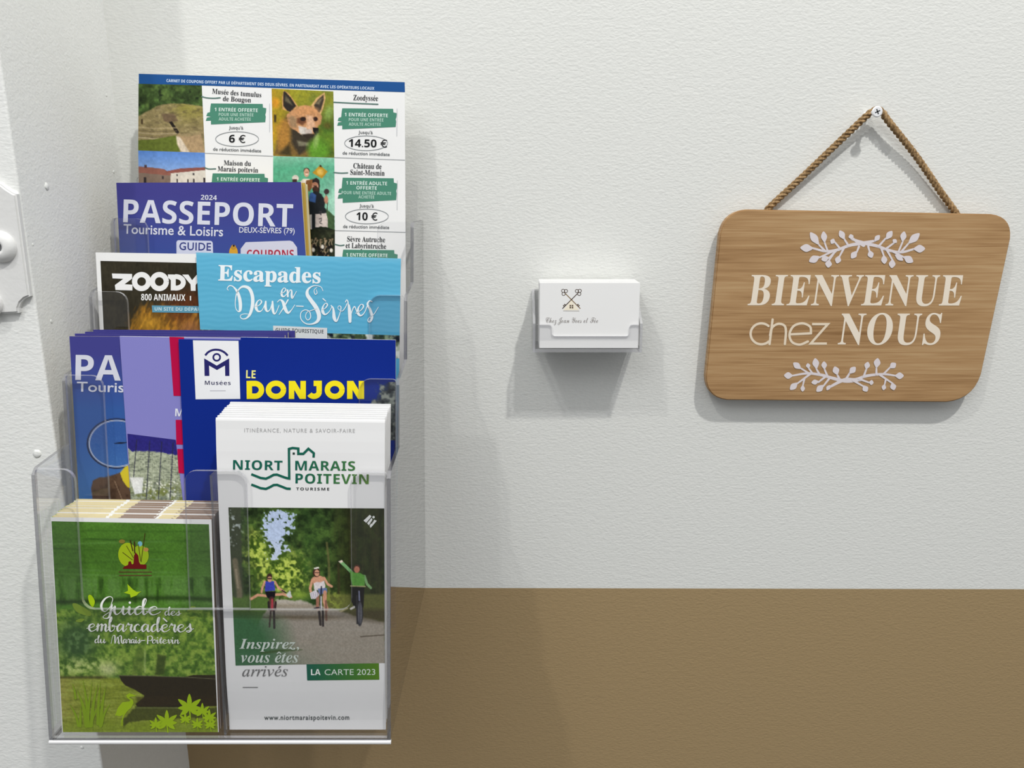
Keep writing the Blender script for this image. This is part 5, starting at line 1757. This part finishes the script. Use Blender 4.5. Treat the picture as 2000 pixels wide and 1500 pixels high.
    x = np.array(Q1([(445, 1340), (545, 1340)])); cursive(A, 'du', x[0][0], x[0][1], x[1][0], x[1][1], 7.6, .9, 2.4, w)
    A.brush(Q1([(595, 1345), (610, 1280), (630, 1275), (632, 1345), (655, 1285), (668, 1345)]), .9, 2.6, w); A.brush(Q1([(655, 1340), (668, 1280), (688, 1278), (690, 1330), (705, 1345)]), .9, 2.6, w)
    x = np.array(Q1([(705, 1341), (865, 1342)])); cursive(A, 'arais', x[0][0], x[0][1], x[1][0], x[1][1], 7.6, .9, 2.4, w)
    A.ribbon(Q1([(870, 1318), (905, 1316)]), 1.4, w, sm=0)
    A.brush(Q1([(925, 1345), (935, 1285), (960, 1275), (975, 1295), (960, 1318), (935, 1316)]), .9, 2.5, w)
    A.brush(Q1([(932, 1280), (930, 1345)]), .9, 2.5, w)
    x = np.array(Q1([(970, 1343), (1222, 1346)])); cursive(A, 'oitevin', x[0][0], x[0][1], x[1][0], x[1][1], 7.6, .9, 2.4, w)
    A.build('title_lettering', o)


# ------------------------------------------------------------------ lowest pocket, right: folded maps
def cyclists(o, S):
    Z = lambda pts: [(430 + x * .175, 980 + y * .175) for x, y in pts]
    p = Pic([(446, 991), (750.5, 993), (751.5, 1295), (460, 1300)], 1.25)
    U, V = p.U, p.V
    p.fill((50, 70, 34))
    f1, f2, f3 = fbm(U, V, 13, 1, 4), fbm(U, V, 30, 2, 3), fbm(U, V, 6, 3, 2)
    p.mix(np.clip((f1 - .48) * 5, 0, 1) * .7, (86, 118, 52)); p.mix(np.clip((.45 - f1) * 5, 0, 1) * .8, (24, 36, 18))
    # light foliage in the middle
    g = np.exp(-((U - 555) / 44) ** 2 - ((V - 1120) / 36) ** 2) + .8 * np.exp(-((U - 500) / 24) ** 2 - ((V - 1070) / 32) ** 2)
    p.mix(np.clip(g * 1.3 * (f1 + .4) - .1, 0, 1), (116, 142, 46)); p.mix(np.clip(g * 2 * (f3 - .42) * 3, 0, 1), (188, 204, 92)); p.mix(np.clip(g * 2 * (.44 - f3) * 4, 0, 1), (58, 84, 28))
    # sky
    d = p.pd(Z([(500, 70), (560, 80), (640, 120), (780, 150), (800, 220), (740, 330), (820, 330), (720, 420), (690, 500), (720, 560), (640, 620), (590, 640), (560, 500), (490, 380), (510, 280), (540, 180)]))
    m = np.clip((d + (f1 - .5) * 30 + (f3 - .5) * 34) / 3.0, 0, 1)
    p.mix(np.exp(-(d / 9) ** 2) * np.clip((f3 - .4) * 4, 0, 1) * .6, (104, 136, 62))
    p.mix(m, (184, 200, 228)); p.mix(m * np.clip((V - 1050) / 40, 0, 1) * .5, (206, 214, 226))
    # dark right wood, trunks
    dk = np.clip((U - 640) / 40, 0, 1)
    p.mix(dk * .75, (40, 42, 22)); p.mix(dk * np.clip((fbm(U, V, 6, 9, 3, 60) - .5) * 4, 0, 1) * .5, (70, 66, 40)); p.mix(dk * np.clip((f1 - .5) * 5, 0, 1) * .4, (56, 66, 30))
    p.mix(np.clip((640 - U) / 20, 0, 1) * np.clip((U - 575) / 20, 0, 1) * np.clip((f2 - .35) * 2, 0, 1) * .5, (48, 84, 36))
    p.line(Z([(1190, 460), (1215, 700), (1215, 1080)]), 4.2, (112, 106, 64), 2.5, .7); p.line(Z([(1320, 700), (1330, 1120)]), 5, (60, 54, 34), 2, .7)
    p.poly(Z([(90, 60), (230, 60), (240, 500), (260, 1180), (140, 1180), (120, 700)]), (64, 70, 52), 4, jit=3, al=.9)
    p.mix(np.clip((480 - U) / 8, 0, 1) * np.clip((f3 - .6) * 6, 0, 1) * np.clip((1075 - V) / 20, 0, 1), (170, 180, 176))
    p.line(Z([(165, 660), (185, 800), (215, 1000), (215, 1160)]), 11, (124, 114, 92), 4, .85); p.line(Z([(175, 760), (200, 960)]), 4, (176, 160, 136), 3, .6)
    # verge
    p.mix(np.clip((V - (1163 + 3 * np.sin(U / 9))) / 4, 0, 1) * (U < 545), (82, 108, 50))
    p.mix(np.clip((V - 1158) / 5, 0, 1) * np.clip((U - 620) / 8, 0, 1), (92, 96, 50)); p.mix(np.clip((V - 1150) / 8, 0, 1) * np.exp(-((U - 652) / 16) ** 2) * np.clip((f3 - .35) * 3, 0, 1), (130, 142, 62))
    p.mix(np.exp(-((U - 585) / 22) ** 2 - ((V - 1162) / 8) ** 2) * .9, (134, 160, 60))
    # path
    d = p.pd(Z([(640, 1085), (900, 1090), (1050, 1140), (1300, 1190), (1500, 1260), (1850, 1330), (1850, 1900), (150, 1900), (330, 1500), (480, 1250), (560, 1130)]))
    pm = np.clip(d / 4 + (f3 - .5), 0, 1)
    p.mix(pm, (160, 152, 140)); p.mix(pm * np.clip((1190 - V) / 20, 0, 1) * .7, (190, 182, 170)); p.mix(pm * np.exp(-((V - 1183) / 4) ** 2) * .4, (120, 108, 84))
    p.mix(pm * np.exp(-((V - 1206) / 5) ** 2) * np.clip((690 - U) / 60, 0, 1) * np.clip((U - 500) / 30, 0, 1) * .7, (104, 90, 66))
    p.mix(pm * np.clip((fbm(U, V, 40, 21, 3, 10) - .5) * 3, 0, 1) * .4, (172, 166, 156)); p.mix(pm * np.clip((V - 1215) / 40, 0, 1) * .35, (150, 142, 126))
    p.mix(np.clip((U - 660) / 40, 0, 1) * np.clip((V - 1185) / 10, 0, 1) * np.clip((1216 - V) / 14 + (U - 700) / 60 * .6, 0, 1) * .8, (70, 62, 44))
    p.line([(704, 1243.5), (752, 1240)], 1.6, (78, 66, 52), 1.4)
    # green wash at lower left
    gw = np.clip(1.25 - np.hypot((U - 452) / 105, (V - 1262) / 95), 0, 1)
    p.mix(np.clip(gw * 1.5, 0, 1) * np.clip((V - 1192) / 20, 0, 1), (58, 104, 64))
    p.mix(np.clip((V - 1255) / 40, 0, 1) * np.clip((640 - U) / 160, 0, 1) * .6, (72, 112, 84))
    p.line([(510, 1276), (545, 1271), (590, 1269)], [4, 5, 1], (62, 84, 44), 3, .8)
    skin = (206, 152, 122)
    # rider 1, blue top, legs out
    p.line(Z([(520, 1050), (420, 1040), (345, 1085)]), 5, skin); p.line(Z([(600, 1040), (700, 1030), (790, 1062)]), 5, skin); p.poly(Z([(780, 985), (800, 1060), (770, 1075), (735, 1040)]), (196, 200, 196))
    p.line(Z([(500, 890), (470, 960), (462, 1010)]), 4, skin); p.line(Z([(610, 890), (650, 960), (715, 1005)]), 4, skin); p.line(Z([(690, 990), (735, 1015)]), 2.5, (40, 36, 40))
    p.poly(Z([(505, 890), (600, 885), (615, 990), (500, 1000)]), (62, 70, 172), 1); p.poly(Z([(500, 1000), (620, 1000), (610, 1070), (560, 1095), (520, 1060)]), (24, 22, 26), 1)
    p.ell(*Z([(550, 840)])[0], 5.6, 7, (60, 42, 36), 1); p.ell(*Z([(553, 865)])[0], 4.4, 5.6, skin, 1); p.line(Z([(535, 858), (575, 858)]), 1.8, (30, 26, 30))
    p.line(Z([(575, 1090), (580, 1190)]), 11, (84, 48, 48), 2, .8); p.line(Z([(540, 1120), (545, 1200)]), 4, (40, 34, 34)); p.line(Z([(620, 1120), (615, 1200)]), 4, (52, 36, 36)); p.line(Z([(580, 1090), (580, 1190)]), 3, (178, 60, 74))
    p.line(Z([(565, 1220), (550, 1395)]), 3.4, (66, 56, 52)); p.line(Z([(600, 1220), (605, 1410)]), 4, (52, 46, 46)); p.line(Z([(485, 1290), (650, 1300)]), 2, (84, 76, 64), 1.5, .7)
    # rider 2, pale top
    p.line(Z([(1030, 870), (1005, 960), (1010, 1000)]), 5, skin); p.line(Z([(1160, 850), (1200, 920), (1245, 945)]), 4.6, skin)
    p.poly(Z([(1025, 850), (1060, 830), (1120, 825), (1160, 845), (1150, 930), (1045, 940)]), skin, 1)
    p.poly(Z([(1045, 910), (1080, 895), (1120, 900), (1160, 880), (1175, 940), (1160, 990), (1050, 985)]), (214, 206, 206), 1); p.poly(Z([(1090, 970), (1190, 960), (1195, 1010), (1100, 1040)]), (104, 118, 158), 1)
    p.line(Z([(1170, 1010), (1165, 1110), (1190, 1200)]), 7, (196, 142, 116)); p.line(Z([(1090, 1030), (1085, 1190)]), 6, (150, 104, 86)); p.line(Z([(1180, 1110), (1185, 1320)]), 4, (110, 78, 66), 1.5, .8)
    p.poly(Z([(1000, 1020), (1070, 980), (1105, 1040), (1060, 1085), (1015, 1085)]), (214, 208, 214), 1)
    for k in range(4): p.line(Z([(1015 + 22 * k, 1020 - 6 * k), (1030 + 20 * k, 1080 - 8 * k)]), 1, (150, 140, 160))
    p.ell(*Z([(1075, 790)])[0], 7, 9, (64, 40, 34), 1); p.ell(*Z([(1080, 795)])[0], 4.8, 6.4, skin, 1); p.line(Z([(1060, 790), (1105, 790)]), 1.8, (50, 34, 36)); p.line(Z([(1055, 745), (1095, 735)]), 3, (226, 222, 214))
    p.line(Z([(1130, 950), (1120, 1190)]), 3, (44, 46, 66)); p.line(Z([(1128, 1060), (1128, 1190)]), 2.4, (190, 190, 196)); p.line(Z([(1105, 1230), (1120, 1370)]), 5, (60, 52, 50)); p.line(Z([(1145, 1200), (1148, 1385)]), 4, (46, 40, 42)); p.line(Z([(1055, 1190), (1100, 1180)]), 3, (52, 48, 60))
    # rider 3, green jumper, waving
    p.line(Z([(1460, 780), (1400, 720), (1350, 672)]), 6, (120, 168, 110)); p.poly(Z([(1320, 668), (1360, 650), (1372, 672), (1345, 684)]), (220, 206, 190))
    p.line(Z([(1610, 830), (1640, 920), (1680, 960)]), 5, (126, 166, 112)); p.poly(Z([(1450, 770), (1500, 790), (1560, 795), (1610, 820), (1615, 940), (1480, 940), (1455, 860)]), (92, 152, 62), 1.2)
    p.line(Z([(1455, 940), (1620, 945)]), 2, (170, 166, 120)); p.ell(*Z([(1528, 745)])[0], 6.4, 7.4, (84, 54, 42), 1); p.ell(*Z([(1525, 757)])[0], 5.4, 6.4, (188, 122, 98), 1)
    p.poly(Z([(1460, 955), (1610, 955), (1600, 1180), (1500, 1190), (1460, 1100)]), (30, 28, 26), 1.5)
    p.ell(*Z([(1558, 1245)])[0], 6.4, 25, (42, 42, 48), 1); p.ell(*Z([(1560, 1245)])[0], 4.4, 22, (110, 110, 118), 1, 0, .8); p.line(Z([(1560, 1110), (1560, 1370)]), 1.2, (60, 60, 66)); p.line(Z([(1525, 1050), (1530, 1360)]), 3, (52, 50, 52))
    p.line(Z([(1550, 1000), (1555, 1100)]), 3, (120, 124, 150)); p.line(Z([(1460, 1195), (1495, 1175)]), 4, (210, 206, 200)); p.line(Z([(1345, 1225), (1420, 1190)]), 3, (190, 176, 140), 1.5, .7)
    p.grain(2.4, .10, 77, 2)
    p.build('cyclist_photo', o, S)


def niort():
    zt = float(panel(0, .0042).pix([(590, 818)])[0][2])
    S = Surf(TIERS[0][0] + .0046, TIERS[0][1], LEAN, [(.0022, FLOOR[0] + .006, .022), (.0014, zt, .016)], right_bay)
    TL, TR, BL, BR = (421, 816), (752, 820.5), (446, 1424), (753.5, 1424)
    o = leaflet('folded_map', 'front white folded tourist map with green tower logo and cyclist photo', S, TL, TR, BL, BR, FLOOR[0] + .0014, .0015, [PAPER_LEAF, PAPER_LEAF], 'white folded tourist maps in the lowest right pocket', fold=True)
    grp = 'white folded tourist maps in the lowest right pocket'
    names = ['%s white folded map in the stack behind the cyclist map, only its top fold showing' % n for n in ('second', 'third', 'fourth', 'fifth', 'sixth', 'seventh', 'eighth', 'rearmost')]
    rear = leaflet('folded_map', names[0], S.shift(.0036), (424.5, 812), (752, 816.5), (447, 1424), (752, 1424), FLOOR[0] + .0014, .0016, [PAPER_LEAF, PAPER_LEAF], grp)
    for i in range(7):
        clone(rear, (random.uniform(-.0002, .0006), .0034 * (i + 1), .0004 * (i + 1) + random.uniform(-.0002, .0003)), names[i + 1], grp)
    cyclists(o, S)
    Z = lambda pts: [(410 + x * .19, 770 + y * .19) for x, y in pts]
    A = Art(S, .0002)
    A.text('ITINÉRANCE, NATURE & SAVOIR-FAIRE', 'r', (477, 844), (693, 845), 7.4, (178, 178, 178), spacing=1.25, bold=.004)
    ga, gb = np.array((22, 96, 80.)), np.array((92, 132, 58.))
    gc = lambda x: tuple(ga + (gb - ga) * min(1, max(0, (x - 600) / 125)))
    T = A.text
    T('NIORT', 'sb', (455, 917), (551.5, 918.5), 18.5, ga, spacing=1.06)
    T('MARAIS', 'sb', (576.5, 918.5), (693.5, 919.5), 18.5, ga, c2=gc(680), spacing=1.06)
    T('POITEVIN', 'sb', (577, 944), (720, 945.5), 19, ga, c2=gb, spacing=1.06)
    T('TOURISME', 'sb', (578.5, 957.5), (643, 958), 5.4, (60, 66, 66), spacing=1.35)
    A.line(Z([(425, 822), (470, 840), (520, 860), (575, 868), (615, 850), (655, 828), (690, 826), (740, 845), (790, 862), (815, 866), (812, 562), (850, 552), (908, 558), (908, 612), (960, 612), (1012, 560), (1068, 606), (1065, 650)]), 4.6, ga)
    A.line(Z([(425, 928), (470, 945), (520, 965), (575, 973), (615, 955), (655, 933), (690, 931), (740, 950), (790, 970), (830, 972)]), 4.6, ga)
    A.poly(Z([(850, 598), (872, 598), (872, 620), (850, 620)]), (40, 60, 56))
    A.build('logo', o)
    A = Art(S, .0002)
    A.quadgrad([(598.6, 1297.4), (740, 1295.5), (740.8, 1327.5), (600, 1329)], (24, 96, 78), (88, 132, 28))
    A.text('LA', 'sb', (607.5, 1318.7), (626, 1318.5), 11.6, (240, 244, 240))
    A.text('CARTE 2023', 'r', (634, 1318.5), (733, 1318), 11.2, (222, 232, 222))
    A.build('map_banner', o)
    A = Art(S, .0003)
    c = (206, 216, 208)
    A.text('Inspirez,', 'bi', (467.5, 1267), (584, 1267), 19, c, res=5); A.text('vous êtes', 'bi', (470.5, 1294), (583, 1294), 14.6, c, xh=True, res=5)
    A.text('arrivés', 'it', (473, 1321), (562, 1320.6), 13.6, (116, 116, 116), xh=True, res=5)
    A.line([(474, 1342.5), (503.6, 1342.5)], 1.4, (120, 120, 120))
    A.build('slogan_lettering', o)
    A = Art(S, .0003)
    A.text('www.niortmaraispoitevin.com', 'r', (516, 1406), (682, 1405.6), 6.2, (84, 90, 90), xh=True, spacing=1.15, bold=.012)
    A.build('website_lettering', o)
    A = Art(S, .0003)
    K = lambda pts: [(430 + x * .175, 980 + y * .175) for x, y in pts]
    A.poly(K([(1600, 210), (1670, 145), (1690, 165), (1630, 235)]), (226, 228, 226)); A.poly(K([(1640, 240), (1690, 180), (1700, 200), (1660, 262)]), (226, 228, 226))
    A.ellipse(*K([(1712, 172)])[0], 2.4, 2.4, (226, 228, 226)); A.poly(K([(1668, 268), (1715, 200), (1748, 212), (1690, 280), (1676, 290)]), (226, 228, 226)); A.line(K([(1690, 245), (1715, 205)]), 1.2, (50, 50, 36))
    A.build('information_mark', o)


build_cards()
build_sign()
build_plate()
coupon()
passport_top()
zoo()
escapades()
second_pocket()
guide()
niort()
